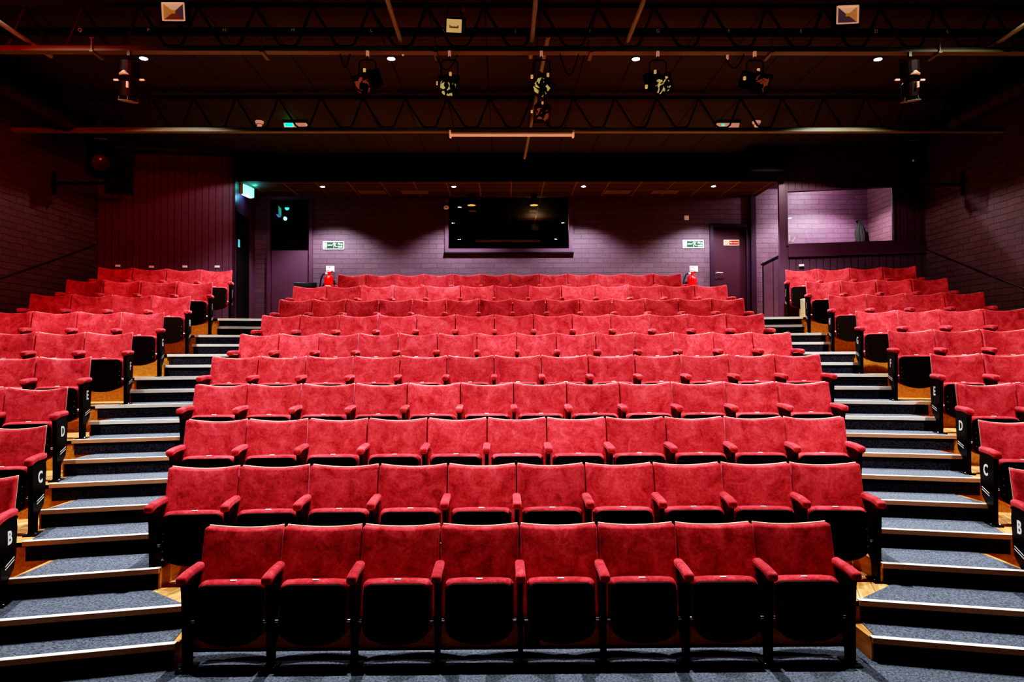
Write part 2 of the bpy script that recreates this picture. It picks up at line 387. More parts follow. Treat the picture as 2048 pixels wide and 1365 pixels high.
def text_mesh(s, size, mat, depth=0.002, bold=0.0):
    cu = bpy.data.curves.new('t', 'FONT'); cu.body = s; cu.size = size; cu.extrude = depth; cu.offset = bold
    cu.align_x = 'CENTER'; cu.align_y = 'CENTER'; cu.resolution_u = 3; cu.space_line = 0.85
    o = bpy.data.objects.new('t', cu); col.objects.link(o)
    dg = bpy.context.evaluated_depsgraph_get(); dg.update()
    me = bpy.data.meshes.new_from_object(o.evaluated_get(dg)); bpy.data.objects.remove(o); bpy.data.curves.remove(cu)
    me.materials.clear(); me.materials.append(mat)
    return me

# ------------------------------------------------------------------ room measures
ZL = 0.149                     # one aisle step
XK = [2.42, 2.95, 3.25, 3.55, 3.8, 3.85, 3.85, 3.85, 3.85]
YB = 14.45                     # back wall
ZT = 18 * ZL                   # top landing
HC = 5.75; HL = 5.24           # ceilings
WX = 7.2                       # side walls
def yc(m): return 5.17 if m == 1 else 5.14 + 0.898 * (m - 1)
def edge(k, x):
    ax = abs(x)
    if k % 2 == 0:
        m = k // 2; return yc(m) - 0.25 * max(0, ax - XK[m - 1])
    mm = (k - 1) // 2
    if mm == 0: return 4.88 - 0.25 * max(0, ax - 2.3)
    return 5.14 + 0.898 * (mm - 1) + 0.5 - 0.25 * max(0, ax - XK[mm - 1])

# ------------------------------------------------------------------ floor and seating tiers
b = MB(); b.box((0, 0.8, -0.1), (2 * WX, 9.2, 0.2)); struct('floor', b, M['carpet'])
for mm in range(1, 10):
    k = 2 * mm; z1 = k * ZL; z0 = z1 - 2 * ZL - (0.0 if mm > 1 else 0.0)
    xs = [-WX, -XK[mm - 1], XK[mm - 1], WX]
    front = [(x, edge(k, x)) for x in xs]
    if mm < 9:
        xn = [WX, XK[mm], -XK[mm], -WX]; back = [(x, edge(k + 2, x) + 0.06) for x in xn]
    else:
        back = [(WX, YB + 0.02), (-WX, YB + 0.02)]
    pts = front + back; n = len(pts)
    b = MB(); vs = [(x, y, z0) for x, y in pts] + [(x, y, z1) for x, y in pts]
    b.add(vs, [tuple(range(n, 2 * n))])
    b.cm = 1
    b.add(vs, [tuple(range(n - 1, -1, -1))] + [(i, (i + 1) % n, n + (i + 1) % n, n + i) for i in range(n)])
    # black nosing strip along the timber edge
    b.cm = 2
    for (p, q) in ((front[0], front[1]), (front[1], front[2]), (front[2], front[3])):
        b.add([(p[0], p[1] - 0.006, z1 - 0.035), (q[0], q[1] - 0.006, z1 - 0.035), (q[0], q[1] - 0.006, z1 - 0.001), (p[0], p[1] - 0.006, z1 - 0.001),
               (p[0], p[1] + 0.01, z1 - 0.035), (q[0], q[1] + 0.01, z1 - 0.035), (q[0], q[1] + 0.01, z1 - 0.001), (p[0], p[1] + 0.01, z1 - 0.001)],
              [(0, 1, 2, 3), (4, 7, 6, 5), (0, 4, 5, 1), (3, 2, 6, 7), (0, 3, 7, 4), (1, 5, 6, 2)])
    struct('floor', b, [M['wood'], M['woodr'], M['black']])

# ------------------------------------------------------------------ aisle steps
INN = {1: 2.32, 2: 2.38, 3: 2.75, 4: 2.94, 5: 3.08, 6: 3.25, 7: 3.47, 8: 3.56, 9: 3.72}
OUT = {1: 5.4, 2: 3.78, 3: 3.74, 4: 3.93, 5: 4.1, 6: 4.275, 7: 4.44, 8: 4.6, 9: 4.7, 10: 4.86}
ORD = ['', 'lowest', 'second', 'third', 'fourth', 'fifth', 'sixth', 'seventh', 'eighth', 'ninth', 'tenth', 'eleventh', 'twelfth', 'thirteenth', 'fourteenth', 'fifteenth', 'sixteenth', 'seventeenth', 'topmost']
for s, side in ((-1, 'left'), (1, 'right')):
    for k in range(1, 19):
        xi = INN.get(k, 3.8); xo = OUT.get(k, 4.75 if k % 2 else 4.87)
        z = k * ZL
        lab = ('%s carpeted step with pale nosing in the %s aisle' % (ORD[k], side)) if k in (1, 18) else ('%s carpeted step from the bottom of the %s aisle' % (ORD[k], side))
        r = thing('aisle_step', lab, 'step', (0, 0, 0), group='carpeted steps of the two aisles')
        yi, yo = edge(k, xi), edge(k, xo)
        # tread runs back to the next riser
        if k < 18:
            bi, bo = edge(k + 1, xi) + 0.0, edge(k + 1, xo) + 0.0
        else:
            bi, bo = yi + 0.9, yo + 0.9
        zb = z - ZL
        X = lambda a: s * a
        th = 0.006
        if k % 2:   # box step standing on the tier
            b = MB(); pts = [(X(xi), yi), (X(xo), yo), (X(xo), bo - 0.004), (X(xi), bi - 0.004)]
            if k == 1: pts = [(X(xi), yi), (X(xo), yo), (X(xo), edge(2, xo) - 0.004), (X(xi), edge(2, xi) - 0.004)]
            b.prism(pts, lambda p, a: (p[0], p[1], a), zb + 0.003, z - 0.001); obj('step_box', b, M['woodend'], r)
        # carpet on tread: chamfered inside the nosing
        i0, o0 = xi + 0.035, xo - 0.035
        if k == 2: i0, o0 = xi + 0.02, xo
        def ye(x): return edge(k, x) + 0.02
        lin = lambda x: (bi + (bo - bi) * (x - xi) / (xo - xi))
        bi2 = xi + (0.44 if k == 2 else 0.07)
        ob = (OUT.get(k + 1, 4.75) - 0.06) if (k % 2 == 0 and k > 2) else o0 - 0.02
        b = MB(); pts = [(X(i0), ye(i0)), (X(o0), ye(o0)), (X(ob), lin(ob) - 0.004), (X(bi2), lin(bi2) - 0.004)]
        b.prism(pts, lambda p, a: (p[0], p[1], a), z - 0.0005, z + th); obj('tread_carpet', b, M['carpet'], r)
        # riser carpet
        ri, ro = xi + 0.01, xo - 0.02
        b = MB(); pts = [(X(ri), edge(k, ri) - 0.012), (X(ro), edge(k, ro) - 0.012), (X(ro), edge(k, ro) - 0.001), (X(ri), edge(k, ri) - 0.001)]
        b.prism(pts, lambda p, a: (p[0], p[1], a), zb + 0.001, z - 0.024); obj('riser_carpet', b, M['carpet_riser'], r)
        # nosing
        b = MB()
        def L(xx, dy, zz): return (X(xx), edge(k, xx) + dy, zz)
        b.add([L(xi, -0.022, z + 0.010), L(xo, -0.022, z + 0.010), L(xo, 0.028, z + 0.010), L(xi, 0.028, z + 0.010)], [(0, 1, 2, 3)])
        b.cm = 1
        b.add([L(xi, -0.022, z - 0.028), L(xo, -0.022, z - 0.028), L(xo, -0.022, z + 0.010), L(xi, -0.022, z + 0.010),
               L(xi, 0.028, z - 0.0), L(xo, 0.028, z - 0.0), L(xo, 0.028, z + 0.010), L(xi, 0.028, z + 0.010),
               L(xi, -0.012, z - 0.028), L(xo, -0.012, z - 0.028)],
              [(0, 1, 2, 3), (0, 8, 9, 1), (4, 7, 6, 5), (8, 4, 5, 9), (0, 3, 7, 4, 8), (1, 9, 5, 6, 2)])
        obj('nosing', b, [M['nosing'], M['nosing_face'] if k < 9 else M['nosing']], r)

# ------------------------------------------------------------------ theatre seats
mesh_cache = {}
def back_deform(w, off):
    def d(q):
        x, y, z = q                      # z in -0.23..0.23
        zr = max(0, min(1, (z + 0.315) / 0.63)); xn = x / (w / 2)
        y2 = y + off
        if y < 0 and off == 0: y2 -= 0.014 * (1 - xn * xn) * math.sin(PI * zr)
        y2 += 0.072 * (1 - xn * xn)
        z2 = z - 0.034 * (1 - xn * xn) * zr ** 4 + 0.556
        x2 = x * (1.0 - 0.0 * zr)
        return (x2, y2 + (z2 - 0.865) * 0.27 + 0.005, z2)
    return d
def seat_profile(w):
    a = (w - 0.115) / 2; zt, zs, zb = 0.537, 0.27, 0.155; r = 0.055; pts = []
    for i in range(7):
        t = PI / 2 * i / 6; pts.append((a - r + r * math.sin(t), zt - r + r * math.cos(t)))
    for i in range(1, 16):
        t = PI * i / 16; pts.append((a * math.cos(t), zs - (zs - zb) * math.sin(t) ** 0.8))
    for i in range(7):
        t = PI / 2 * i / 6; pts.append((-a + r - r * math.cos(t), zt - r + r * math.sin(t)))
    return pts
def tilt(y, z): return y + (z - 0.33) * 0.10
def seat_meshes(w):
    key = round(w, 3)
    if key in mesh_cache: return mesh_cache[key]
    D = {}
    bw = w - 0.010
    b = MB(); b.rbox((0, 0, 0), (bw, 0.075, 0.63), 0.022, (10, 1, 9), back_deform(bw, 0.0)); D['backrest'] = b.mesh('backrest', M['velvet'], True)
    b = MB(); b.rbox((0, 0, 0.002), (bw - 0.012, 0.014, 0.630), 0.005, (10, 1, 7), back_deform(bw, 0.044)); D['back_panel'] = b.mesh('back_panel', M['ply'], True)
    pw = w - 0.088
    def pd(q):
        x, y, z = q; xn = x / (pw / 2)
        if z < 0: z = z * (1 - 0.35 * abs(xn) ** 3)
        z2 = z + 0.36 - 0.012 * abs(xn) ** 4
        return (x, tilt(y - 0.212, z2), z2)
    b = MB(); b.rbox((0, 0, 0), (pw, 0.10, 0.39), 0.035, (6, 1, 5), pd); D['seat'] = b.mesh('seat', M['velvet'], True)
    b = MB(); pr = seat_profile(w); b.prism(pr, lambda p, a: (p[0], tilt(a, p[1]), p[1]), -0.292, -0.258)
    D['seat_shell'] = b.mesh('seat_shell', M['shell'])
    b = MB(); b.rbox((0, tilt(-0.232, 0.555), 0.5555), (0.045, 0.016, 0.008), 0.004, (1, 1, 1)); D['number_plate'] = b.mesh('number_plate', M['plaque'])
    a = (w - 0.115) / 2
    for sg in (-1, 1):
        b = MB(); x = sg * (a - 0.016)
        b.box((x, tilt(-0.295, 0.33), 0.335), (0.020, 0.006, 0.17), Matrix.Rotation(-0.1, 3, 'X'))
        b.cm = 1
        for zz in (0.27, 0.345, 0.40): b.lathe([(0.001, -0.004), (0.0055, -0.002), (0.006, 0.004)], (x, tilt(-0.300, zz), zz), 8, 'Y')
        D['hinge_plate%d' % sg] = b.mesh('hinge_plate', [M['iron'], M['brassbolt']])
    b = MB(); b.lathe([(0.007, -0.5), (0.007, 0.5)], (0, -0.262, 0.300), 10, 'X')
    for sg in (-1, 1):
        b = MB(); b.lathe([(0.009, -0.014), (0.013, -0.012), (0.013, 0.010), (0.007, 0.014)], (sg * (w / 2 - 0.038), -0.275, 0.305), 10, 'X')
        D['hinge_pin%d' % sg] = b.mesh('hinge_pin', M['chrome'], True)
    pass
    mesh_cache[key] = D; return D

def arm_mesh():
    def d(q):
        x, y, z = q; t = max(0, (-y - 0.02) / 0.145)
        t = min(t, 1)
        z2 = z + (0.008 * (1 - t)) + (-0.006 * t ** 2 if z > 0 else -0.012 * t ** 2)
        x2 = x * (1.0 + 0.06 * t)
        return (x2, y, z2)
    b = MB(); b.rbox((0, -0.225, 0.612), (0.064, 0.34, 0.052), 0.020, (2, 6, 2), d); return b.mesh('armrest', M['velvet'], True)
ARM = arm_mesh()
def standard_mesh(th, name='standard'):
    prof = [(-0.360, 0.590), (-0.06, 0.590), (-0.045, 0.50), (-0.07, 0.30), (-0.10, 0.215), (-0.215, 0.145), (-0.225, 0.012), (-0.325, 0.012), (-0.330, 0.30), (-0.345, 0.52)]
    b = MB(); b.prism(prof, lambda p, a: (a, p[0], p[1]), -th / 2, th / 2)
    b.box((0, -0.21, 0.580), (0.046, 0.32, 0.016))
    b.box((0, -0.277, 0.30), (th + 0.016, 0.03, 0.055))
    return b.mesh(name, M['iron'])
STD = standard_mesh(0.030); STDE = standard_mesh(0.036)
def foot_mesh():
    b = MB(); b.box((0, -0.275, 0.006), (0.095, 0.17, 0.012))
    b.cm = 1
    for sx in (-0.032, 0.032): b.lathe([(0.009, 0), (0.009, 0.007), (0.005, 0.010)], (sx, -0.315, 0.012), 8)
    return b.mesh('foot_plate', [M['iron'], M['chrome']])
FOOT = foot_mesh()
def brow(): # white stripes painted in for reflections on the end panel
    b = MB()
    for i in range(2):
        z = 0.262 - 0.022 * i
        b.add([(0, -0.255, z), (0, -0.10, z + 0.034), (0, -0.10, z + 0.042), (0, -0.255, z + 0.008)], [(0, 1, 2, 3)])
    return b
def letter_plate(ch, sgn):
    me = text_mesh(ch, 0.135, M['letter'], 0.0015, 0.003)
    # text lies in XY facing +Z: stand it up on the side face, facing sgn*X
    rot = Matrix.Rotation(PI / 2, 4, 'X')
    rot = Matrix.Rotation(sgn * PI / 2, 4, 'Z') @ rot
    me.transform(Matrix.Translation((sgn * 0.0205, -0.185, 0.452)) @ rot)
    return me

def make_seat(w, label, group, loc, rotz, left=True, right=False, letter=None, lsgn=0):
    D = seat_meshes(w)
    t = thing('theatre_seat', label, 'seat', loc, rotz, group)
    obj('backrest', D['backrest'], None, t); obj('back_panel', D['back_panel'], None, t)
    se = obj('seat', D['seat'], None, t)
    obj('seat_shell', D['seat_shell'], None, se); obj('number_plate', D['number_plate'], None, se)
    obj('hinge_plate', D['hinge_plate-1'], None, se); obj('hinge_plate', D['hinge_plate1'], None, se)
    obj('hinge_pin', D['hinge_pin-1'], None, t); obj('hinge_pin', D['hinge_pin1'], None, t)
    for on, sg in ((left, -1), (right, 1)):
        if not on: continue
        x = sg * w / 2
        obj('armrest', ARM, None, t, loc=(x, 0, 0))
        isend = letter is not None and lsgn == sg
        st = obj('standard', STDE if isend else STD, None, t, loc=(x, 0, 0))
        obj('foot_plate', FOOT, None, st)
        if isend:
            lt = obj('row_letter', letter_plate(letter, sg), None, st); lt['label'] = 'white letter %s on the aisle side' % letter
            bb = brow(); me = bb.mesh('reflection_stripe', M['letter']); me.transform(Matrix.Translation((sg * 0.0205, 0, 0))); obj('reflection_stripe', me, None, st)
    return t

ROWS = 'ABCDEFGHIJ'
NTH = ['first', 'second', 'third', 'fourth', 'fifth', 'sixth', 'seventh', 'eighth', 'ninth', 'tenth', 'eleventh', 'twelfth', 'thirteenth', 'fourteenth']
RNAME = ['front', 'second', 'third', 'fourth', 'fifth', 'sixth', 'seventh', 'eighth', 'ninth', 'rear']
CEN = {'A': (-2.23, .5484, 8), 'B': (-2.846, .561, 10), 'C': (-3.122, .5644, 11), 'D': (-3.441, .5678, 12), 'E': (-3.621, .5613, 13),
       'F': (-3.613, .521, 14), 'G': (-3.625, .5594, 13), 'H': (-3.653, .5223, 14), 'I': (-3.691, .5665, 13), 'J': (-3.145, .5216, 12)}
for i, R in enumerate(ROWS):
    x0, w, n = CEN[R]; z = 2 * ZL * i; Y = 5.115 + 0.898 * i - (0.05 if R == 'B' else 0)
    for j in range(n):
        x = x0 + (j + 0.5) * w
        yy = Y; rz = 0.0
        xe = abs(x) - (abs(x0) - 1.2)
        if R in 'BC' and xe > 0: yy -= 0.05 * xe; rz = (-0.06 if x > 0 else 0.06)
        lab = 'red velvet tip-up seat, %s from the left in the %s row of the centre block' % (NTH[j], RNAME[i])
        make_seat(w, lab, 'red tip-up seats of the centre block', (x, yy, z), rz, True, j == n - 1)
SIN = {'B': 3.77, 'C': 4.085, 'D': 4.405, 'E': 4.66, 'F': 4.67, 'G': 4.71, 'H': 4.745, 'I': 4.785, 'J': 4.81}
SN = {'B': 3, 'C': 3, 'D': 4, 'E': 4, 'F': 4, 'G': 4, 'H': 4, 'I': 4, 'J': 4}
SLP = 0.2418; AL = math.atan(SLP)
for s, side in ((-1, 'left'), (1, 'right')):
    c0 = 5.471 if s < 0 else 5.572
    for R in ROWS[1:]:
        i = ROWS.index(R); z = 2 * ZL * i; w = 0.522
        n = SN[R]
        if R == 'G': n = 5
        for j in range(n):
            d = (j + 0.5) * w
            x = SIN[R] + d * math.cos(AL); y = c0 + 0.9146 * i - SLP * x
            ends = (j == 0)
            if x + 0.3 > WX: continue
            lab = 'red velvet tip-up seat, %s from the aisle in row %s of the %s block' % (NTH[j], R, side)
            lf = True if s > 0 else (j == n - 1)
            rt = (j == n - 1) if s > 0 else True
            make_seat(w, lab, 'red tip-up seats of the %s block' % side, (s * x, y, z), -s * AL, lf, rt,
                      R if ends else None, (1 if s < 0 else -1) if ends else 0)

# ------------------------------------------------------------------ walls, ceilings
T = 0.12
def wallbox(name, x0, x1, y0, y1, z0, z1, mat):
    b = MB(); b.box(((x0 + x1) / 2, (y0 + y1) / 2, (z0 + z1) / 2), (x1 - x0, y1 - y0, z1 - z0)); return struct(name, b, mat)
wallbox('wall_left', -WX - T, -WX, -3.8, YB + T, 0, HC, M['brickY'])
wallbox('wall_right', WX, WX + T, -3.8, YB + T, 0, HC, M['brickY'])
wallbox('wall_front', -WX - T, WX + T, -3.92, -3.8, 0, HC, M['black'])
DLx0, DLx1 = -4.83, -3.93          # glazed door, left
DRx0, DRx1, DRz = 4.0, 4.80, 4.68  # no entry door, right
BWx0, BWx1, BWz = -1.30, 1.25, 4.12
b = MB()
def seg(x0, x1, z0, z1): b.box(((x0 + x1) / 2, YB + T / 2, (z0 + z1) / 2), (x1 - x0, T, z1 - z0))
seg(-WX, DLx0, ZT - 0.3, HC); seg(DLx0, DLx1, HL, HC); seg(DLx1, BWx0, ZT - 0.3, HC); seg(BWx0, BWx1, ZT - 0.3, BWz); seg(BWx0, BWx1, HL, HC)
seg(BWx1, DRx0, ZT - 0.3, HC); seg(DRx0, DRx1, DRz, HC); seg(DRx1, WX, ZT - 0.3, HC)
struct('wall_back', b, M['brickX'])
wallbox('ceiling', -WX, WX, -3.8, YB, HC, HC + 0.1, M['ceil'])
b = MB(); b.box((0, 13.17, (HC + HL) / 2), (9.9, 0.06, HC - HL)); struct('wall_bulkhead', b, M['black'])
b = MB(); b.box((0, 15.75, HL + 0.02), (9.9, 5.1, 0.04)); struct('ceiling', b, M['lowceil'])

# left panelled partition
def on_line(p0, p1):
    d = Vector((p1[0] - p0[0], p1[1] - p0[1], 0)); L_ = d.length; return L_, math.atan2(d.y, d.x)
pL0, pL1 = (-7.2, 12.66), (-4.93, 12.98)
Lw, aL = on_line(pL0, pL1)
b = MB(); b.box((Lw / 2, 0.04, (ZT + HC) / 2 - 0.1), (Lw, 0.08, HC - ZT + 0.2)); struct('wall_left_partition', b, M['board'], loc=(pL0[0], pL0[1], 0), rotz=aL)
b = MB(); b.box((Lw / 2, -0.02, 5.66), (Lw, 0.05, 0.05)); struct('trim_1', b, M['purple_dark'], loc=(pL0[0], pL0[1], 0), rotz=aL)
b = MB(); b.box((Lw - 0.02, 0.04, (ZT + HC) / 2), (0.05, 0.12, HC - ZT)); struct('trim_2', b, M['purple_dark'], loc=(pL0[0], pL0[1], 0), rotz=aL)
# passage side wall with its dark door
b = MB(); b.prism([(-4.95, 13.02), (-5.07, 13.02), (-5.20, YB), (-5.08, YB)], lambda p, a: (p[0], p[1], a), ZT - 0.1, HC); struct('wall_passage', b, M['purple'])
d3 = MB(); d3.prism([(-4.945, 13.12), (-4.965, 13.12), (-5.055, 14.0), (-5.035, 14.0)], lambda p, a: (p[0], p[1], a), ZT, ZT + 2.0)
o = struct('door_3', d3, M['black'])
d3 = MB(); d3.box((-4.948, 13.22, 4.12), (0.006, 0.09, 0.14)); obj('door_sign', d3, M['screen'], o)

# right partition with window opening
pR0, pR1 = (4.90, 13.0), (7.2, 12.471)
Rw, aR = on_line(pR0, pR1)
def rx(x): return (x - pR0[0]) / math.cos(aR)
wx0, wx1, wz0, wz1 = rx(5.0), rx(6.70), 4.05, 5.0
b = MB()
def segr(x0, x1, z0, z1, y=0.04, t=0.08): b.box(((x0 + x1) / 2, y, (z0 + z1) / 2), (x1 - x0, t, z1 - z0))
segr(0, wx0, ZT - 0.1, HC); segr(wx1, Rw, ZT - 0.1, HC); segr(wx0, wx1, ZT - 0.1, wz0); segr(wx0, wx1, wz1, HC)
struct('wall_right_partition', b, M['board'], loc=(pR0[0], pR0[1], 0), rotz=aR)
wnd = MB(); segb = wnd
for (x0, x1, z0, z1) in ((wx0 - 0.03, wx0, wz0 - 0.03, wz1 + 0.03), (wx1, wx1 + 0.03, wz0 - 0.03, wz1 + 0.03), (wx0, wx1, wz1, wz1 + 0.03), (wx0, wx1, wz0 - 0.03, wz0)):
    wnd.box(((x0 + x1) / 2, 0.03, (z0 + z1) / 2), (x1 - x0, 0.10, z1 - z0))
w1 = struct('window_1', wnd, M['purple'], loc=(pR0[0], pR0[1], 0), rotz=aR)
b = MB(); b.box(((wx0 + wx1) / 2, 0.03, (wz0 + wz1) / 2), (wx1 - wx0 - 0.002, 0.006, wz1 - wz0 - 0.002)); obj('pane', b, M['clear'], w1)
b = MB(); b.rbox((wx0 + 0.02, -0.02, wz0 + 0.10), (0.03, 0.03, 0.11), 0.008, (1, 1, 1)); b.tube([(wx0 + 0.06, -0.02, wz0 + 0.02), (wx0 + 0.12, -0.03, wz0 + 0.11)], [0.008, 0.02]); obj('catch', b, M['white'], w1)
b = MB(); b.box(((wx0 + Rw) / 2, -0.012, (3.81 + 4.03) / 2), (Rw - wx0, 0.03, 0.22)); struct('trim_3', b, M['purple'], loc=(pR0[0], pR0[1], 0), rotz=aR)
b = MB(); b.box((0.0, 0.03, (ZT + HC) / 2), (0.10, 0.16, HC - ZT)); struct('trim_4', b, M['purple'], loc=(pR0[0], pR0[1], 0), rotz=aR)
# low boarded stub wall beside the top of the right stairs
b = MB(); b.prism([(0.0, ZT - 0.05), (0.42, ZT - 0.05), (0.42, 3.90), (0.0, 3.74)], lambda p, a: (4.72 + p[0] * 0.62, 13.45 - p[0] + a, p[1]), 0, 0.07)
struct('wall_stub', b, M['board'])
b = MB(); b.prism([(-0.02, 3.735), (0.44, 3.90), (0.44, 3.93), (-0.02, 3.765)], lambda p, a: (4.72 + p[0] * 0.62, 13.45 - p[0] + a, p[1]), -0.02, 0.09); struct('trim_5', b, M['black'])
# small side-room ceiling
b = MB(); b.box((6.08, 13.75, HL + 0.17), (2.3, 1.36, 0.04)); struct('ceiling', b, M['purple_dark'])

# doors in the back wall
fr = MB()
for (x0, x1, z0, z1) in ((DLx0, DLx0 + 0.06, ZT, HL), (DLx1 - 0.07, DLx1, ZT, HL)): fr.box(((x0 + x1) / 2, YB + 0.02, (z0 + z1) / 2), (x1 - x0, 0.12, z1 - z0))
fr.box(((DLx0 + DLx1) / 2, YB + 0.02, HL - 0.03), (DLx1 - DLx0 - 0.13, 0.12, 0.06))
o = struct('door_1', fr, M['purple'])
b = MB(); b.box(((DLx0 + DLx1) / 2, YB + 0.05, (ZT + 4.18) / 2), (DLx1 - DLx0 - 0.14, 0.05, 4.18 - ZT - 0.01)); obj('door_panel', b, M['purple'], o)
b = MB(); b.box(((DLx0 + DLx1) / 2, YB + 0.05, (4.19 + HL - 0.06) / 2), (DLx1 - DLx0 - 0.14, 0.012, HL - 0.06 - 4.19)); obj('pane', b, M['darkglass'], o)
b = MB(); b.box(((DLx0 + DLx1) / 2, YB + 0.115, (ZT + HL) / 2), (DLx1 - DLx0, 0.02, HL - ZT)); struct('wall_lobby', b, M['black'])
fr = MB()
for (x0, x1, z0, z1) in ((DRx0, DRx0 + 0.07, ZT, DRz), (DRx1 - 0.07, DRx1, ZT, DRz), (DRx0 + 0.07, DRx1 - 0.07, DRz - 0.07, DRz)): fr.box(((x0 + x1) / 2, YB + 0.01, (z0 + z1) / 2), (x1 - x0, 0.13, z1 - z0))
o = struct('door_2', fr, M['purple_dark'])
b = MB(); b.box(((DRx0 + DRx1) / 2, YB + 0.04, (ZT + DRz - 0.07) / 2), (DRx1 - DRx0 - 0.145, 0.05, DRz - 0.075 - ZT)); obj('door_panel', b, M['doorp'], o)
b = MB(); b.box((DRx0 + 0.13, YB + 0.008, 3.66), (0.045, 0.014, 0.17)); b.tube([(DRx0 + 0.13, YB - 0.0, 3.70), (DRx0 + 0.13, YB - 0.05, 3.70), (DRx0 + 0.25, YB - 0.055, 3.70)], 0.010); obj('door_handle', b, M['chrome'], o)
b = MB(); b.box((4.86, YB - 0.04, (ZT + HL) / 2), (0.10, 0.10, HL - ZT)); struct('trim_6', b, M['purple_dark'])

# control booth window
b = MB()
for (x0, x1, z0, z1) in ((BWx0, BWx0 + 0.075, BWz, HL), (BWx1 - 0.075, BWx1, BWz, HL), (BWx0 + 0.075, BWx1 - 0.075, BWz, BWz + 0.075)): b.box(((x0 + x1) / 2, YB + 0.03, (z0 + z1) / 2), (x1 - x0, 0.16, z1 - z0))
w2 = struct('window_2', b, M['purple'])
b = MB(); b.box((0, YB - 0.03, BWz - 0.018), (BWx1 - BWx0 + 0.04, 0.06, 0.03)); obj('window_sill', b, M['black'], w2); w2.children[0].location = ((BWx0 + BWx1) / 2, 0, 0)
b = MB(); b.box(((BWx0 + BWx1) / 2, YB + 0.04, (BWz + 0.075 + HL) / 2), (BWx1 - BWx0 - 0.15, 0.008, HL - BWz - 0.075)); obj('pane', b, M['darkglass'], w2)
b = MB(); b.box((0, 18.35, 3.95), (9.9, 0.1, 2.6)); b.box((-3.2, 16.4, 3.95), (0.1, 3.8, 2.6)); b.box((3.2, 16.4, 3.95), (0.1, 3.8, 2.6)); struct('wall_booth', b, M['booth'])
b = MB(); b.box((0, 16.45, ZT - 0.05), (6.4, 3.7, 0.1)); struct('floor', b, M['booth'])
t = thing('control_desk', 'dark control desk behind the projection booth window', 'desk', (0, 15.1, ZT))
b = MB(); b.box((0, 0, 1.30), (2.3, 0.7, 0.05)); obj('desktop', b, M['booth'], t)
for sx in (-1.05, 1.05):
    b = MB(); b.box((sx, 0, 0.64), (0.06, 0.6, 1.27)); obj('leg', b, M['booth'], t)
t = thing('mixing_console', 'sloping mixing console glimmering low in the booth window', 'console', (0.35, 15.05, ZT + 1.325))
b = MB(); b.prism([(-0.2, 0), (0.2, 0), (0.2, 0.16), (-0.2, 0.10)], lambda p, a: (a, p[0], p[1]), -0.35, 0.35); obj('console_body', b, M['booth'], t)
b = MB()
for i in range(8): b.box((-0.3 + i * 0.085, -0.05, 0.130), (0.02, 0.03, 0.012))
obj('fader', b, M['skin'], t)
t = thing('desk_lamp', 'small lit desk lamp glowing low in the booth window', 'lamp', (-0.13, 14.95, ZT + 1.325))
b = MB(); b.lathe([(0.05, 0), (0.05, 0.012), (0.01, 0.02)]); obj('base', b, M['booth'], t)
b = MB(); b.tube([(0, 0, 0.02), (0, 0.0, 0.20), (0, -0.04, 0.24)], 0.005); obj('pole', b, M['booth'], t)
b = MB(); b.lathe([(0.002, 0.02), (0.016, 0.012), (0.022, -0.006), (0.012, -0.02)], (0, -0.05, 0.235), 12); obj('bulb', b, M['lamp'], t)
t = thing('monitor', 'bluish glowing monitor beside the desk lamp in the booth', 'monitor', (-0.38, 15.15, ZT + 1.325))
b = MB(); b.box((0, 0, 0.15), (0.42, 0.03, 0.26)); b.box((0, 0, 0.012), (0.16, 0.12, 0.02)); obj('case', b, M['booth'], t)
b = MB(); b.box((0, -0.018, 0.09), (0.38, 0.004, 0.10)); obj('screen', b, M['screen'], t)
# ------------------------------------------------------------------ wall items
def runner(mb, cx, cz, s, y):
    """running figure of an exit sign, drawn as thin plates"""
    def bar(x0, z0, x1, z1, w):
        d = Vector((x1 - x0, z1 - z0)).normalized(); n = Vector((-d.y, d.x)) * w / 2
        q = [(x0 + n.x, z0 + n.y), (x1 + n.x, z1 + n.y), (x1 - n.x, z1 - n.y), (x0 - n.x, z0 - n.y)]
        mb.prism(q, lambda p, a: (cx + p[0] * s, a, cz + p[1] * s), y - 0.002, y)
    mb.lathe([(0.075 * s, -0.002), (0.075 * s, 0.0)], (cx - 0.02 * s, y, cz + 0.40 * s), 12, 'Y')
    bar(0.0, 0.30, 0.10, -0.02, 0.16); bar(-0.02, 0.27, -0.20, 0.20, 0.06); bar(-0.20, 0.20, -0.26, 0.05, 0.05)
    bar(0.02, 0.28, 0.24, 0.22, 0.06); bar(0.24, 0.22, 0.30, 0.36, 0.05)
    bar(0.08, 0.0, -0.08, -0.16, 0.09); bar(-0.08, -0.16, -0.06, -0.42, 0.07)
    bar(0.12, 0.0, 0.24, -0.20, 0.09); bar(0.24, -0.20, 0.46, -0.22, 0.07)
def place_text(s, size, mat, x, y, z, parent, name='lettering', bold=0.0):
    me = text_mesh(s, size, mat, 0.001, bold); me.transform(Matrix.Rotation(PI / 2, 4, 'X')); o = obj(name, me, None, parent, loc=(x, y, z)); return o
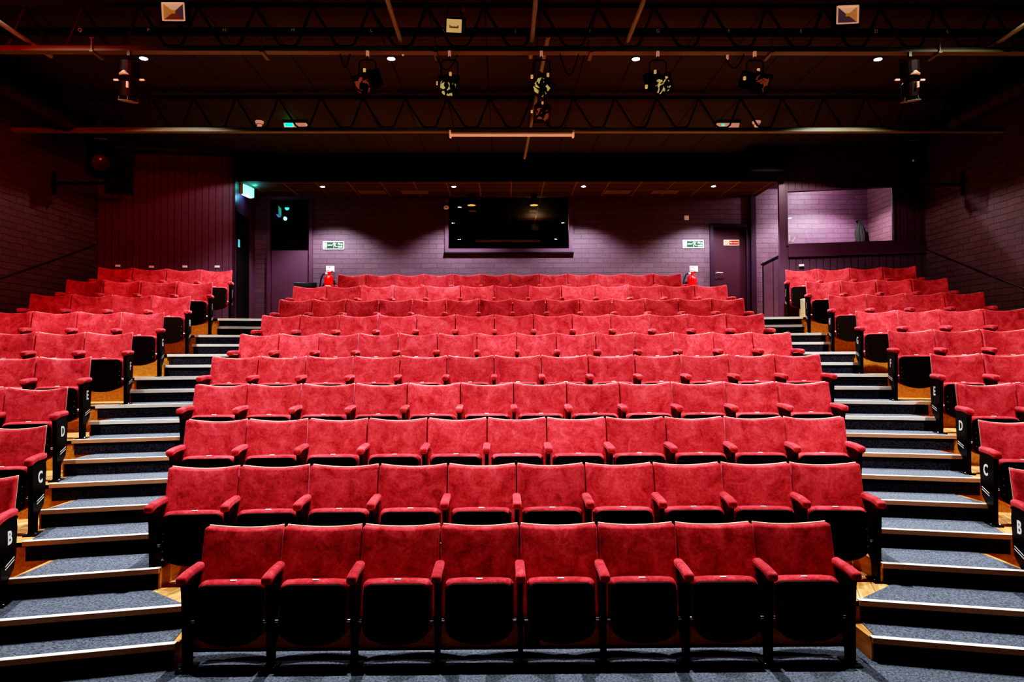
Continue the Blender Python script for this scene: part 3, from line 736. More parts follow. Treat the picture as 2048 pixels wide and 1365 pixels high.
for (u, v, lab) in ((667, 491, 'green and white Fire exit sign left of the booth window'), (1386.5, 488.5, 'green and white Fire exit sign right of the booth window')):
    p = at(u, v, YB - 0.012)
    t = thing('fire_exit_sign', lab, 'sign', (p.x, YB, p.z), group='wall fire exit signs')
    b = MB(); b.rbox((0, -0.008, 0), (0.420, 0.012, 0.165), 0.005, (1, 1, 1)); obj('sign_board', b, M['signwhite'], t)
    b = MB(); b.box((0, -0.016, 0), (0.386, 0.004, 0.126)); obj('green_field', b, M['green'], t)
    b = MB(); b.box((-0.158, -0.019, 0), (0.056, 0.003, 0.100)); obj('door_symbol', b, M['signwhite'], t)
    b = MB(); b.box((-0.070, -0.019, 0.002), (0.085, 0.003, 0.016)); b.prism([(-0.120, 0.002), (-0.098, 0.018), (-0.098, -0.014)], lambda q, a: (q[0], a, q[1]), -0.0205, -0.0175); obj('arrow', b, M['signwhite'], t)
    b = MB(); runner(b, 0.015, 0.0, 0.125, -0.018); obj('running_figure', b, M['signwhite'], t)
    place_text('Fire\nexit', 0.060, M['signwhite'], 0.134, -0.019, -0.002, t, bold=0.0004)
p = at(1463, 485.5, YB + 0.0)
t = thing('no_entry_sign', 'red and white No entry sign on the maroon door', 'sign', (p.x, YB + 0.015, p.z))
b = MB(); b.box((0, -0.005, 0), (0.31, 0.008, 0.110)); obj('sign_board', b, M['cream'], t)
b = MB(); b.box((0.052, -0.010, 0), (0.19, 0.004, 0.084)); obj('red_field', b, M['signred'], t)
b = MB()
for k in range(20):
    a0, a1 = 2 * PI * k / 20, 2 * PI * (k + 1) / 20
    b.prism([(0.040 * math.cos(a0), 0.040 * math.sin(a0)), (0.040 * math.cos(a1), 0.040 * math.sin(a1)), (0.031 * math.cos(a1), 0.031 * math.sin(a1)), (0.031 * math.cos(a0), 0.031 * math.sin(a0))], lambda q, a: (-0.100 + q[0], a, q[1]), -0.013, -0.010)
b.box((-0.100, -0.0115, 0), (0.066, 0.003, 0.009), Matrix.Rotation(PI / 4, 3, 'Y')); obj('prohibition_ring', b, M['signred'], t)
place_text('No entry', 0.045, M['cream'], 0.052, -0.013, 0, t)
for (u, v0, uu, lab, lab2) in ((658, 548, 660, 'red fire extinguisher on the back wall left of the centre rows', 'small white fire extinguisher notice above the left extinguisher'),
                               (1384, 546, 1387, 'red fire extinguisher on the back wall right of the centre rows', 'small white fire extinguisher notice above the right extinguisher')):
    p = at(u, 552, YB - 0.11)
    t = thing('fire_extinguisher', lab, 'extinguisher', (p.x, YB - 0.11, p.z - 0.375), group='fire extinguishers')
    b = MB(); b.lathe([(0.07, -0.16), (0.088, -0.14), (0.092, 0.0), (0.092, 0.30), (0.085, 0.345), (0.06, 0.375), (0.03, 0.39), (0.028, 0.41)], (0, 0, 0), 20); obj('cylinder', b, M['redm'], t, True)
    b = MB(); b.box((0, 0, 0.425), (0.05, 0.04, 0.035)); b.box((0.03, 0, 0.452), (0.12, 0.022, 0.010), Matrix.Rotation(-0.45, 3, 'Y')); b.box((0.055, 0, 0.420), (0.10, 0.022, 0.010)); obj('valve_lever', b, M['redm'], t)
    b = MB(); b.box((-0.045, 0, 0.425), (0.05, 0.03, 0.028)); obj('hose_coupling', b, M['white'], t)
    b = MB(); b.tube([(-0.06, 0, 0.425), (-0.12, 0, 0.40), (-0.16, 0, 0.30), (-0.175, 0, 0.16), (-0.165, 0, 0.0)], 0.014); obj('hose', b, M['rubber'], t, True)
    b = MB(); b.box((0, -0.094, 0.16), (0.10, 0.006, 0.028)); b.box((0, -0.094, 0.085), (0.13, 0.006, 0.016)); obj('white_label', b, M['white'], t)
    b = MB(); b.box((0.0, 0.10, 0.15), (0.05, 0.02, 0.10)); obj('wall_bracket', b, M['iron'], t)
    q = at(uu + 0.5, 538, YB - 0.01)
    t2 = thing('safety_notice', lab2, 'sign', (q.x, YB, q.z), group='extinguisher notices')
    b = MB(); b.box((0, -0.006, 0), (0.165, 0.006, 0.115)); obj('sign_board', b, M['white'], t2)
    b = MB(); b.box((-0.035, -0.011, 0), (0.060, 0.003, 0.082)); obj('red_symbol', b, M['signred'], t2)
    b = MB(); b.box((-0.040, -0.014, 0), (0.040, 0.003, 0.066)); b.box((-0.012, -0.014, -0.01), (0.012, 0.003, 0.05)); obj('pictogram', b, M['white'], t2)
p = at(1373, 436, YB); t = thing('light_switch', 'square white switch plate right of the booth window', 'switch', (p.x, YB, p.z))
b = MB(); b.rbox((0, -0.006, 0), (0.09, 0.012, 0.09), 0.004, (1, 1, 1)); obj('plate', b, M['white'], t)
b = MB(); b.box((0, -0.014, 0), (0.022, 0.006, 0.034)); obj('rocker', b, M['white'], t)
p = at(893.5, 416, YB); t = thing('alarm_sounder', 'round white alarm sounder at the left of the booth window', 'alarm', (p.x - 0.005, YB - 0.05, p.z))
b = MB(); b.lathe([(0.055, 0.05), (0.055, 0.02), (0.045, 0.0), (0.02, -0.008)], (0, 0, 0), 20, 'Y'); obj('sounder_body', b, M['white'], t, True)
b = MB(); b.box((-0.012, -0.008, 0.004), (0.035, 0.008, 0.008)); b.box((0.012, -0.008, -0.004), (0.035, 0.008, 0.008)); obj('grille', b, M['skin'], t)
b = MB(); b.rbox((0.01, 0.02, 0.135), (0.06, 0.05, 0.05), 0.01, (1, 1, 1)); obj('red_beacon', b, M['signred'], t)
for (u, v, k) in ((303, 534, 0), (236, 532, 1), (370, 533.5, 2), (434.5, 533.5, 3)):
    Y = 12.66 + 0.141 * (at(u, v, 12.8).x + 7.2) - 0.01; q = at(u, v, Y)
    names = {0: 'second', 1: 'first', 2: 'third', 3: 'fourth'}
    b = MB(); b.rbox((0, -0.004, 0), (0.085, 0.006, 0.038), 0.002, (1, 1, 1))
    o = obj('seat_plaque', b, M['white'], None, loc=q); o.rotation_euler = (0, 0, aL)
    tag(o, 'small white plaque on the left boarding, %s from the left above the rear seats' % names[k], 'plaque', 'plaques on the left boarding')
q = at(1603, 531, 12.93 - 0.03); b = MB(); b.rbox((0, -0.004, 0), (0.085, 0.006, 0.038), 0.002, (1, 1, 1)); o = obj('seat_plaque', b, M['white'], None, loc=q); o.rotation_euler = (0, 0, aR)
tag(o, 'small white plaque on the right boarding under the side window', 'plaque')
# lit exit box
q = at(497, 381, 13.55)
t = thing('exit_light', 'glowing cyan emergency exit box hanging by the left passage', 'exit light', (q.x, q.y, q.z), 1.42)
EX = Vector(q)
b = MB(); b.rbox((0, 0.03, 0.0), (0.42, 0.06, 0.21), 0.008, (1, 1, 1)); b.box((0, 0.03, 0.13), (0.05, 0.04, 0.10)); obj('housing', b, M['cream'], t)
b = MB(); b.box((0, -0.003, 0.0), (0.40, 0.006, 0.19)); obj('lit_panel', b, M['cyan'], t)
b = MB(); b.box((0, 0.03, -0.11), (0.30, 0.05, 0.012)); obj('base_lamp', b, M['cyan_low'], t)
# black plastic chair at the back left
q = at(606, 566, 13.45)
t = thing('stacking_chair', 'black plastic chair behind the rear left corner of the centre block', 'chair', (q.x + 0.02, 13.45, ZT), 0.15)
def cd(p): return (p[0], p[1] + 0.05 * (1 - (p[0] / 0.2) ** 2) + (p[2]) * 0.15, p[2])
b = MB(); b.rbox((0, 0.20, 0.62), (0.42, 0.02, 0.30), 0.009, (6, 1, 4), cd); obj('backrest', b, M['rubber'], t, True)
b = MB(); b.rbox((0, 0, 0.44), (0.42, 0.42, 0.03), 0.014, (4, 4, 1)); obj('seat', b, M['rubber'], t, True)
for sx in (-1, 1):
    for sy in (-1, 1):
        b = MB(); b.tube([(sx * 0.17, sy * 0.16, 0.43), (sx * 0.21, sy * 0.20, 0.0)], 0.011); obj('leg', b, M['chrome'], t, True)
for sx in (-1, 1):
    b = MB(); b.tube([(sx * 0.17, 0.17, 0.43), (sx * 0.18, 0.22, 0.60)], 0.011); obj('back_support', b, M['chrome'], t, True)
# coat in the side room
q = at(1724, 470, 14.25)
b = MB(); prof = []
for i in range(14):
    a = i / 13; prof.append((0.02 + 0.095 * math.sin(min(1, a * 2.2) * PI / 2) + 0.02 * a, -a * 0.62))
vs = []; fs = []; n = 22
for i, (r_, z_) in enumerate(prof):
    for k in range(n):
        a = 2 * PI * k / n; rr = r_ * (1 + 0.16 * math.sin(5 * a + i * 0.15) + 0.07 * math.sin(9 * a + 1))
        vs.append((rr * 0.62 * math.cos(a) + 0.008 * math.sin(i), rr * 0.5 * math.sin(a), z_))
for i in range(len(prof) - 1):
    for k in range(n): fs.append((i * n + k, i * n + (k + 1) % n, (i + 1) * n + (k + 1) % n, (i + 1) * n + k))
b.add(vs, fs + [tuple(range(n)), tuple((len(prof) - 1) * n + k for k in range(n))])
t = thing('hanging_coat', 'dark green coat hanging in the corner of the lit side room', 'coat', (q.x, 14.35, at(1724, 441, 14.3).z))
obj('coat_body', b, M['coat'], t, True)
b = MB(); b.tube([(0.04, -0.03, -0.10), (0.068, -0.04, -0.26), (0.066, -0.05, -0.45)], [0.02, 0.024, 0.02]); obj('sleeve', b, M['coat'], t, True)
b = MB(); b.box((0, 0.06, 0.0), (0.03, 0.09, 0.03)); obj('coat_hook', b, M['iron'], t)
# cream box end behind right seats
t = tag(obj('cream_box', MB().rbox((0, 0, 0), (0.10, 0.20, 0.32), 0.01, (1, 1, 1)), M['cream'], None, loc=(4.98, 12.26, ZT - 0.298 + 0.46)), 'tall cream box beside the end seats at the top of the right stairs', 'box')
# wall cables following the slope
for s, y0, z0, y1, z1, lab in ((-1, 7.0, 2.15, 12.6, 4.0, 'thin cable rising along the left brick wall'), (1, 7.0, 1.9, 12.4, 3.86, 'thin cable rising along the right brick wall')):
    b = MB(); b.tube([(s * (WX - 0.012), y0 + (y1 - y0) * k / 8, z0 + (z1 - z0) * k / 8 - 0.05 * math.sin(PI * k / 8)) for k in range(9)], 0.009, 6)
    tag(obj('wall_cable', b, M['purple_dark'], None, True), lab, 'cable')

# ------------------------------------------------------------------ roof trusses and bars
TZ0, TZ1 = 5.17, 5.63
def truss(Y, u_first, half, lab):
    t = thing('roof_truss', lab, 'truss', (0, Y, 0), group='lattice roof trusses')
    b = MB(); b.box((0, 0, TZ0 + 0.042), (2 * half, 0.07, 0.034)); b.box((0, 0.0, TZ0 + 0.012), (2 * half, 0.10, 0.024)); obj('bottom_chord', b, M['steel'], t)
    b = MB(); b.box((0, 0, TZ1 + 0.02), (2 * half, 0.08, 0.05)); obj('top_chord', b, M['web'], t)
    p = 0.586; x0 = u_first; pts = []
    k0 = int((-half - x0) / p) + 1; x = x0 + k0 * p
    while x < half - 0.2:
        # each V: up, down, rounded bottom
        pts += [(x - p / 2 - 0.03, 0, TZ1), (x - 0.10, 0, TZ0 + 0.10), (x - 0.055, 0, TZ0 + 0.068), (x + 0.055, 0, TZ0 + 0.068), (x + 0.10, 0, TZ0 + 0.10), (x + p / 2 - 0.05, 0, TZ1)]
        x += p
    b = MB(); b.tube(pts, 0.013, 6); obj('web_bar', b, M['web'], t, True)
    return t
xa = at(346, 85, 7.4).x; xb = at(351, 255, 10.05).x
truss(7.4, xa, 7.1, 'near lattice roof truss carrying the stage lanterns')
truss(10.05, xb, 6.9, 'far lattice roof truss above the middle rows')
# lettered dark bar
t = thing('socket_bar', 'dark horizontal bar with chalked letters behind the near truss', 'bar', (0, 7.75, 5.545))
b = MB(); b.box((0, 0, 0), (13.6, 0.06, 0.07)); obj('bar_body', b, M['black'], t)
for ch, u in zip('QPNMLKJHGFEDC', (160, 297, 449, 586, 743, 887, 1031, 1178, 1316, 1458, 1602, 1752, 1896)):
    q = at(u, 54, 7.72); place_text(ch, 0.055, M['letterdim'], q.x, -0.033, 0.002, t, 'socket_letter')
# pipes running to the stage
for x, y0, y1, z, lab in ((-4.97, 3.0, 7.75, 5.275, 'long pale pipe at the far left above the near truss'), (-1.18, 2.0, 7.34, 5.275, 'pale pipe running forward left of the centre pipe'),
                          (0.16, 2.0, 7.75, 5.275, 'pale pipe running straight forward over the centre'), (1.14, 2.0, 7.34, 5.275, 'pale pipe running forward right of the centre pipe'),
                          (4.97, 3.0, 7.6, 5.275, 'long pale pipe at the far right above the near truss')):
    b = MB(); b.tube([(x, y0, z), (x, y1, z)], 0.024, 12); tag(obj('scaffold_pipe', b, M['pipe'], None, True), lab, 'pipe', 'pipes across the trusses')
b = MB(); b.tube([(0.336, 7.5, 5.40), (0.228, 12.2, 5.40)], 0.024, 12); tag(obj('scaffold_pipe', b, M['pipe'], None, True), 'pale pipe threaded through both trusses near the centre lantern', 'pipe', 'pipes across the trusses')
# clamps on the chord
for k, u in enumerate((183, 523, 870, 1183, 1544, 1880)):
    q = at(u, 97, 7.33); lab = 'small bar clamp on the near truss, %s from the left' % NTH[k]
    t = thing('bar_clamp', lab, 'clamp', (q.x, 7.33, 0), group='bar clamps on the near truss')
    b = MB(); b.box((0, 0, TZ0 + 0.06), (0.012, 0.012, 0.12)); b.box((0, 0.0, TZ0 + 0.12), (0.05, 0.012, 0.01)); obj('clamp_bolt', b, M['pipe'], t)
    sgn = -1 if u > 1024 else 1
    b = MB(); b.box((0.0, 0.10, TZ0 - 0.012), (0.035, 0.22, 0.02)); obj('clamp_plate', b, M['steel'], t)
# ducts along the side walls
for s, side in ((-1, 'left'), (1, 'right')):
    b = MB(); pts = [(s * 6.15, 1.0 + 0.6 * k, 5.33) for k in range(16)]
    b.tube(pts, 0.16, 20)
    for k in range(15): b.lathe([(0.168, -0.012), (0.168, 0.012)], (s * 6.15, 1.3 + 0.6 * k, 5.33), 20, 'Y')
    for k in (2, 8, 14): b.box((s * 6.15, 1.0 + 0.6 * k, 5.62), (0.03, 0.02, 0.27))
    tag(obj('air_duct', b, M['duct'], None, True), 'dark round air duct along the %s side of the ceiling' % side, 'duct', 'round air ducts')
q0, q1 = at(1492, 300, 12.85), at(1562, 352, 12.85)
b = MB(); b.rbox(((q0.x + q1.x) / 2, 12.85, (q0.z + q1.z) / 2 + 0.02), (q1.x - q0.x, 0.45, q0.z - q1.z), 0.01, (1, 1, 1)); b.box(((q0.x + q1.x) / 2, 12.85, q0.z + 0.02), (0.3, 0.3, 0.1)); tag(obj('extractor_housing', b, M['black'], None), 'dark square extractor housing beside the right boarding', 'housing')

# fluorescent batten
q0, q1 = at(899, 268, 9.9), at(1148, 269, 9.9)
t = thing('fluorescent_batten', 'unlit twin fluorescent batten under the far truss', 'light', ((q0.x + q1.x) / 2, 9.9, q0.z)); Lb = q1.x - q0.x
b = MB(); b.box((0, 0, 0.030), (Lb, 0.10, 0.045)); obj('batten_body', b, M['steel'], t)
for dy in (-0.025, 0.03):
    b = MB(); b.tube([(-Lb / 2 + 0.03, dy, -0.016 + (0.012 if dy > 0 else -0.012)), (Lb / 2 - 0.03, dy, -0.016 + (0.012 if dy > 0 else -0.012))], 0.017, 12); obj('tube', b, M['batten'], t, True)
for sx in (-1, 1):
    b = MB(); b.box((sx * (Lb / 2 - 0.012), 0, -0.004), (0.024, 0.10, 0.085)); obj('end_cap', b, M['batten'], t)
b = MB(); b.box((0.0, 0.02, 0.0665), (0.5, 0.06, 0.03)); obj('hanger', b, M['iron'], t)

# flood lights on the near truss
for (u, v, w, h, tl, lab) in ((346, 23, 0.215, 0.150, 0.06, 'square floodlight with faceted reflector at the left of the near truss'), (1696, 29, 0.215, 0.150, -0.10, 'square floodlight with faceted reflector at the right of the near truss')):
    q = at(u, v, 7.15)
    t = thing('led_floodlight', lab, 'floodlight', q, rot=(0.22, tl, 0.12 if u > 1024 else -0.12), group='faceted floodlights')
    b = MB()
    b.rbox((0, 0.045, 0), (w + 0.07, 0.06, h + 0.07), 0.012, (1, 1, 1)); obj('housing', b, M['black'], t)
    b = MB(); hw, hh = w / 2, h / 2
    for i, (a, c) in enumerate((((-hw, hh), (hw, hh)), ((hw, hh), (hw, -hh)), ((hw, -hh), (-hw, -hh)), ((-hw, -hh), (-hw, hh)))):
        b.cm = i if u < 1024 else (0, 3, 1, 1)[i]
        b.add([(a[0], 0.008, a[1]), (c[0], 0.008, c[1]), (c[0] * 0.12, 0.013, c[1] * 0.12), (a[0] * 0.12, 0.013, a[1] * 0.12)], [(0, 1, 2, 3)])
    obj('reflector', b, [M['reflect'], M['reflect2'], M['reflect3'], M['reflect4']], t)
    b = MB()
    for sx in (-1, 1): b.box((sx * (hw + 0.006), 0.004, 0), (0.012, 0.012, h + 0.02)); b.box((0, 0.004, sx * (hh + 0.006)), (w, 0.012, 0.012))
    obj('bezel', b, M['reflect'], t)
    b = MB(); b.box((0, 0.010, 0), (0.03, 0.008, 0.03)); obj('led_chip', b, M['led'], t)
    b = MB(); b.box((0, 0.12, 0.12), (0.04, 0.10, 0.03)); b.box((0, 0.12, 0.0), (0.04, 0.03, 0.25)); obj('bracket', b, M['black'], t)
q = at(908, 50, 7.1)
t = thing('halogen_floodlight', 'small halogen floodlight with square frosted glass on the near truss', 'floodlight', q, rot=(0.2, 0.05, 0))
b = MB(); b.rbox((0, 0.045, 0), (0.18, 0.06, 0.15), 0.012, (1, 1, 1)); b.box((0.03, 0.07, 0.02), (0.16, 0.05, 0.13)); obj('housing', b, M['black'], t)
b = MB(); b.box((0, 0.011, -0.005), (0.15, 0.006, 0.125)); obj('glass', b, M['haloglass'], t)
b = MB(); b.box((0, 0.006, -0.02), (0.09, 0.004, 0.016)); b.box((-0.04, 0.006, -0.008), (0.012, 0.004, 0.016)); b.box((0.04, 0.006, -0.008), (0.012, 0.004, 0.016)); obj('lamp_tube', b, M['cream'], t)
b = MB(); b.tube([(-0.085, 0.05, 0.0), (-0.07, 0.05, 0.17), (0.05, 0.05, 0.18), (0.085, 0.05, 0.0)], 0.006, 6); obj('bracket', b, M['black'], t)
b = MB(); b.tube([(0.03, 0.05, 0.18), (0.03, 0.08, 0.42)], 0.008, 6); obj('hanger_chain', b, M['steel'], t)
b = MB(); b.rbox((0.085, 0.05, 0.165), (0.035, 0.02, 0.045), 0.006, (1, 1, 1), rot=None); obj('red_tag', b, M['signred'], t)

# stage lanterns
def lantern(u, vtop, v, Y, lu, lv, lab, gel, sc=1.0, roll=0.0, zhang=TZ0 - 0.002):
    q = at(u, v, Y); lens = at(lu, lv, Y - 0.12)
    t = thing('stage_lantern', lab, 'stage light', (q.x, Y, q.z), group='stage lanterns on the roof bars')
    dirv = (lens - Vector((q.x, Y + 0.12, q.z))).normalized()
    zt = zhang - q.z
    # hook clamp and yoke
    b = MB(); b.box((0, 0, zt - 0.025), (0.028, 0.035, 0.05)); obj('hook_clamp', b, M['plug'], t)
    b = MB(); b.tube([(0, 0, zt - 0.045), (0, 0, zt - 0.09)], 0.007, 8); hw = 0.085 * sc
    b.tube([(-hw, 0, 0.0), (-hw, 0, zt - 0.12), (-hw + 0.03, 0, zt - 0.09), (hw - 0.03, 0, zt - 0.09), (hw, 0, zt - 0.12), (hw, 0, 0)], 0.0065, 6); obj('yoke', b, M['black'], t, True)
    rq = dirv.to_track_quat('-Z', 'Y').to_matrix() @ Matrix.Rotation(roll, 3, 'Z')
    r = 0.078 * sc
    b = MB(); b.lathe([(r * 0.35, 0.19 * sc), (r * 0.95, 0.16 * sc), (r * 1.0, 0.10 * sc), (r * 0.88, 0.08 * sc), (r * 0.88, 0.0), (r * 1.02, -0.02 * sc), (r * 1.02, -0.105 * sc), (r * 0.9, -0.11 * sc)], (0, 0, 0), 20, rot=rq)
    b.box(rq @ Vector((0, 0.0, 0.12 * sc)), (0.11 * sc, 0.15 * sc, 0.13 * sc), rq)
    for kk in range(5): b.box(rq @ Vector((0, 0.0, (0.07 + 0.025 * kk) * sc)), (0.15 * sc, 0.165 * sc, 0.006), rq)
    obj('lantern_body', b, M['black'], t, False)
    b = MB(); g = 0.100 * sc
    for (c_, d_) in (((0, g - 0.009), (2 * g, 0.026)), ((0, -g + 0.009), (2 * g, 0.026)), ((g - 0.009, 0), (0.026, 2 * g)), ((-g + 0.009, 0), (0.026, 2 * g))):
        b.box(rq @ Vector((c_[0], c_[1], -0.118 * sc)), (d_[0], d_[1], 0.006), rq)
    obj('gel_frame', b, M['gelframe'], t)
    b = MB(); b.lathe([(g * 0.02, -0.116 * sc), (g * 0.9, -0.116 * sc)], (0, 0, 0), 24, rot=rq)
    obj('gel', b, gel, t)
    for (dx, dy) in ((0.0, 0.115), (0.125, 0.01)):
        b = MB(); b.rbox(rq @ Vector((dx * sc, dy * sc, 0.01)), (0.026, 0.026, 0.036), 0.005, (1, 1, 1)); obj('focus_knob', b, M['knob'], t)
    return t
lantern(735, 104, 164, 7.35, 712, 190, 'black stage lantern with dark gel, first of the five facing the stage', M['gelred'], roll=0.0)
lantern(899, 104, 172, 7.35, 893, 190, 'black stage lantern with crinkled pale gel, second of the five facing the stage', M['gel'], roll=0.15)
lantern(1083, 104, 170, 7.35, 1083, 188, 'black stage lantern with crinkled pale gel on the centre pipe', M['gel'], roll=0.6)
lantern(1316, 104, 166, 7.35, 1336, 186, 'black stage lantern with crinkled pale gel, right of the centre pipe', M['gel'], roll=-0.5)
lantern(1510, 104, 164, 7.35, 1532, 180, 'black stage lantern with dark red gel, last of the five facing the stage', M['gelred'], roll=0.1)
lantern(1084, 150, 226, 9.2, 1084, 238, 'smaller dark stage lantern hanging behind the centre one', M['gelred'], 1.05, 0.05, zhang=5.376)
for s, u, lab in ((-1, 258, 'black profile spotlight pointing down at the far left of the near truss'), (1, 1820, 'black profile spotlight pointing down at the far right of the near truss')):
    q = at(u, 160, 7.35)
    t = thing('profile_spotlight', lab, 'stage light', (q.x, 7.35, q.z), group='profile spotlights at the truss ends')
    zt = TZ0 - q.z
    b = MB(); b.box((0, 0, zt - 0.03), (0.03, 0.035, 0.05)); obj('hook_clamp', b, M['steel'], t)
    b = MB(); b.tube([(-0.10, 0, 0), (-0.10, 0, zt - 0.09), (0.10, 0, zt - 0.09), (0.10, 0, 0)], 0.007, 6); b.tube([(0, 0, zt - 0.05), (0, 0, zt - 0.09)], 0.008, 6); obj('yoke', b, M['black'], t)
    rq = Matrix.Rotation(-0.12 * s, 3, 'Y') @ Matrix.Rotation(0.18, 3, 'X')
    b = MB(); b.lathe([(0.05, 0.20), (0.09, 0.18), (0.095, 0.02), (0.07, 0.0), (0.065, -0.02), (0.085, -0.04), (0.085, -0.17), (0.075, -0.18)], (0, 0, 0), 20, rot=rq); obj('lantern_body', b, M['web'], t)
    b = MB(); b.lathe([(0.088, -0.205), (0.098, -0.205), (0.098, -0.215), (0.088, -0.215)], (0, 0, 0), 8, rot=rq)
    for a in range(4): b.tube([rq @ Vector((0.092 * math.cos(a * PI / 2 + .4), 0.092 * math.sin(a * PI / 2 + .4), -0.21)), rq @ Vector((0.083 * math.cos(a * PI / 2 + .4), 0.083 * math.sin(a * PI / 2 + .4), -0.17))], 0.004, 5)
    obj('gel_holder', b, M['pipe'], t)
    b = MB(); b.rbox((-0.13, 0, 0.0), (0.05, 0.02, 0.018), 0.004, (1, 1, 1)); b.rbox((0.13, 0, 0.0), (0.05, 0.02, 0.018), 0.004, (1, 1, 1)); obj('focus_knob', b, M['plug'], t)
    b = MB(); b.box((0.03, -0.09, -0.08), (0.018, 0.02, 0.06)); b.lathe([(0.05, 0.0), (0.03, 0.02), (0.015, 0.04)], (0, -0.095, 0.02), 8); obj('shutter_handle', b, M['plug'], t)
# supply cables looping from the bar
for (u0, v0, u1, v1, sag, lab) in ((870, 108, 915, 110, 0.16, 'thin black cable looping beside the second lantern'), (1120, 108, 1157, 108, 0.22, 'thin black cable looping right of the centre lantern'),
                                   (1452, 118, 1488, 108, 0.12, 'thin black cable with pale plug before the last lantern'), (680, 108, 700, 108, 0.14, 'thin black cable looping left of the first lantern')):
    a, c = at(u0, v0, 7.42), at(u1, v1, 7.42); b = MB()
    b.tube([(a.x + (c.x - a.x) * k / 8, 7.42, min(a.z, TZ0) + (min(c.z, TZ0) - min(a.z, TZ0)) * k / 8 - sag * math.sin(PI * k / 8)) for k in range(9)], 0.006, 6)
    tag(obj('power_cable', b, M['black'], None, True), lab, 'cable', 'cables under the near truss')
for (u, v, lab) in ((806, 105, 'pale plug hanging beside the downlight near the first lantern'), (1455, 113, 'pale plug hanging left of the last lantern')):
    q = at(u, v, 7.44); b = MB(); b.rbox((0, 0, 0), (0.022, 0.03, 0.065), 0.006, (1, 1, 1)); b.tube([(0, 0, 0.02), (0, 0, max(0.03, TZ0 - q.z))], 0.005, 6)
    tag(obj('hanging_plug', b, M['plug'], None, loc=q), lab, 'plug')

# ------------------------------------------------------------------ ceiling fittings
def downlight(x, y, z, lab, r=0.055, mat=None):
    t = thing('recessed_downlight', lab, 'downlight', (x, y, z), group='recessed downlights')
    b = MB(); b.lathe([(r * 1.5, 0.0), (r * 1.5, -0.006), (r, -0.008), (r, 0.0)], (0, 0, 0), 20); obj('trim_ring', b, M['web'], t)
    b = MB(); b.lathe([(0.001, -0.010), (r * 0.98, -0.010), (r * 0.98, -0.004), (0.001, -0.004)], (0, 0, 0), 20); obj('lamp', b, mat or M['lamp'], t)
GX = (-4.57, -1.52, 1.52, 4.55)
PW = 0
def spot(x, y, z, e, size=86, blend=1.0, color=(0.86, 0.92, 1.0), rad=0.035, target=None):
    l = bpy.data.lights.new('spot', 'SPOT'); l.energy = e; l.spot_size = math.radians(size); l.spot_blend = blend; l.color = color; l.shadow_soft_size = rad
    o = bpy.data.objects.new('spot_light', l); col.objects.link(o); o.location = (x, y, z)
    if target: o.rotation_euler = (Vector(target) - Vector((x, y, z))).to_track_quat('-Z', 'Y').to_euler()
    return o
EN = 2150
pos = ['first', 'second', 'third', 'fourth']
for k, x in enumerate(GX):
    downlight(x, 8.93, HC - 0.001, 'bright recessed downlight between the trusses, %s from the left' % pos[k], 0.047)
    downlight(x, 11.70, HC - 0.001, 'recessed downlight just past the far truss, %s from the left' % pos[k], 0.045)
    downlight(x, 6.12, HC - 0.001, 'recessed downlight in front of the near truss, %s from the left' % pos[k])
    spot(x, 8.93, HC - 0.03, EN * (1.0 if abs(x) < 2 else 0.9)); spot(x, 6.12, HC - 0.03, EN * (0.95 if abs(x) < 2 else 0.75)); spot(x, 11.70, HC - 0.03, EN * (0.62 if abs(x) < 2 else 0.5))
for k, u in enumerate((645, 907.5, 1167, 1427)):
    q = at(u, 371, 13.55); downlight(q.x, 13.55, HL - 0.001, 'downlight in the low rear ceiling, %s from the left' % pos[k], 0.04)
    spot(q.x, 13.55, HL - 0.03, 420, 118, 0.5)
for (u, v, lab) in ((519, 240, 'white conical smoke detector on the left of the ceiling'), (1513, 239, 'white conical smoke detector on the right of the ceiling')):
    q = at(u, v, 11.35); t = thing('smoke_detector', lab, 'detector', (q.x, 11.35, HC), group='smoke detectors')
    b = MB(); b.lathe([(0.065, 0), (0.065, -0.02), (0.058, -0.022), (0.055, -0.045), (0.04, -0.05), (0.035, -0.08), (0.02, -0.095), (0.004, -0.10)], (0, 0, 0), 18); obj('detector_body', b, M['diffuser'], t)
    b = MB(); b.lathe([(0.05, -0.047), (0.046, -0.052)], (0, 0, 0), 18); obj('detector_ring', b, M['skin'], t)
for (u, mat, lab) in ((591, 'ledgreen', 'ribbed emergency light with green glow, left part of the ceiling'), (1455, 'ledgreen2', 'ribbed emergency light with teal spot, right part of the ceiling')):
    q = at(u, 240, 11.35); t = thing('emergency_light', lab, 'emergency light', (q.x, 11.35, HC), group='ribbed emergency lights')
    b = MB(); b.box((0, 0, -0.02), (0.38, 0.12, 0.04)); obj('base', b, M['black'], t)
    b = MB(); b.prism([(-0.18, -0.03), (0.18, -0.03), (0.16, -0.115), (-0.16, -0.115)], lambda p, a: (p[0], a, p[1]), -0.05, 0.05)
    for kk in range(4): b.box((0, -0.052, -0.045 - 0.02 * kk), (0.33, 0.008, 0.006))
    obj('diffuser', b, M['diffuser'], t)
    b = MB(); b.box((-0.085 if u < 1000 else -0.09, -0.060, -0.075), (0.12 if u < 1000 else 0.035, 0.006, 0.05 if u < 1000 else 0.025)); obj('led_glow', b, M[mat], t)
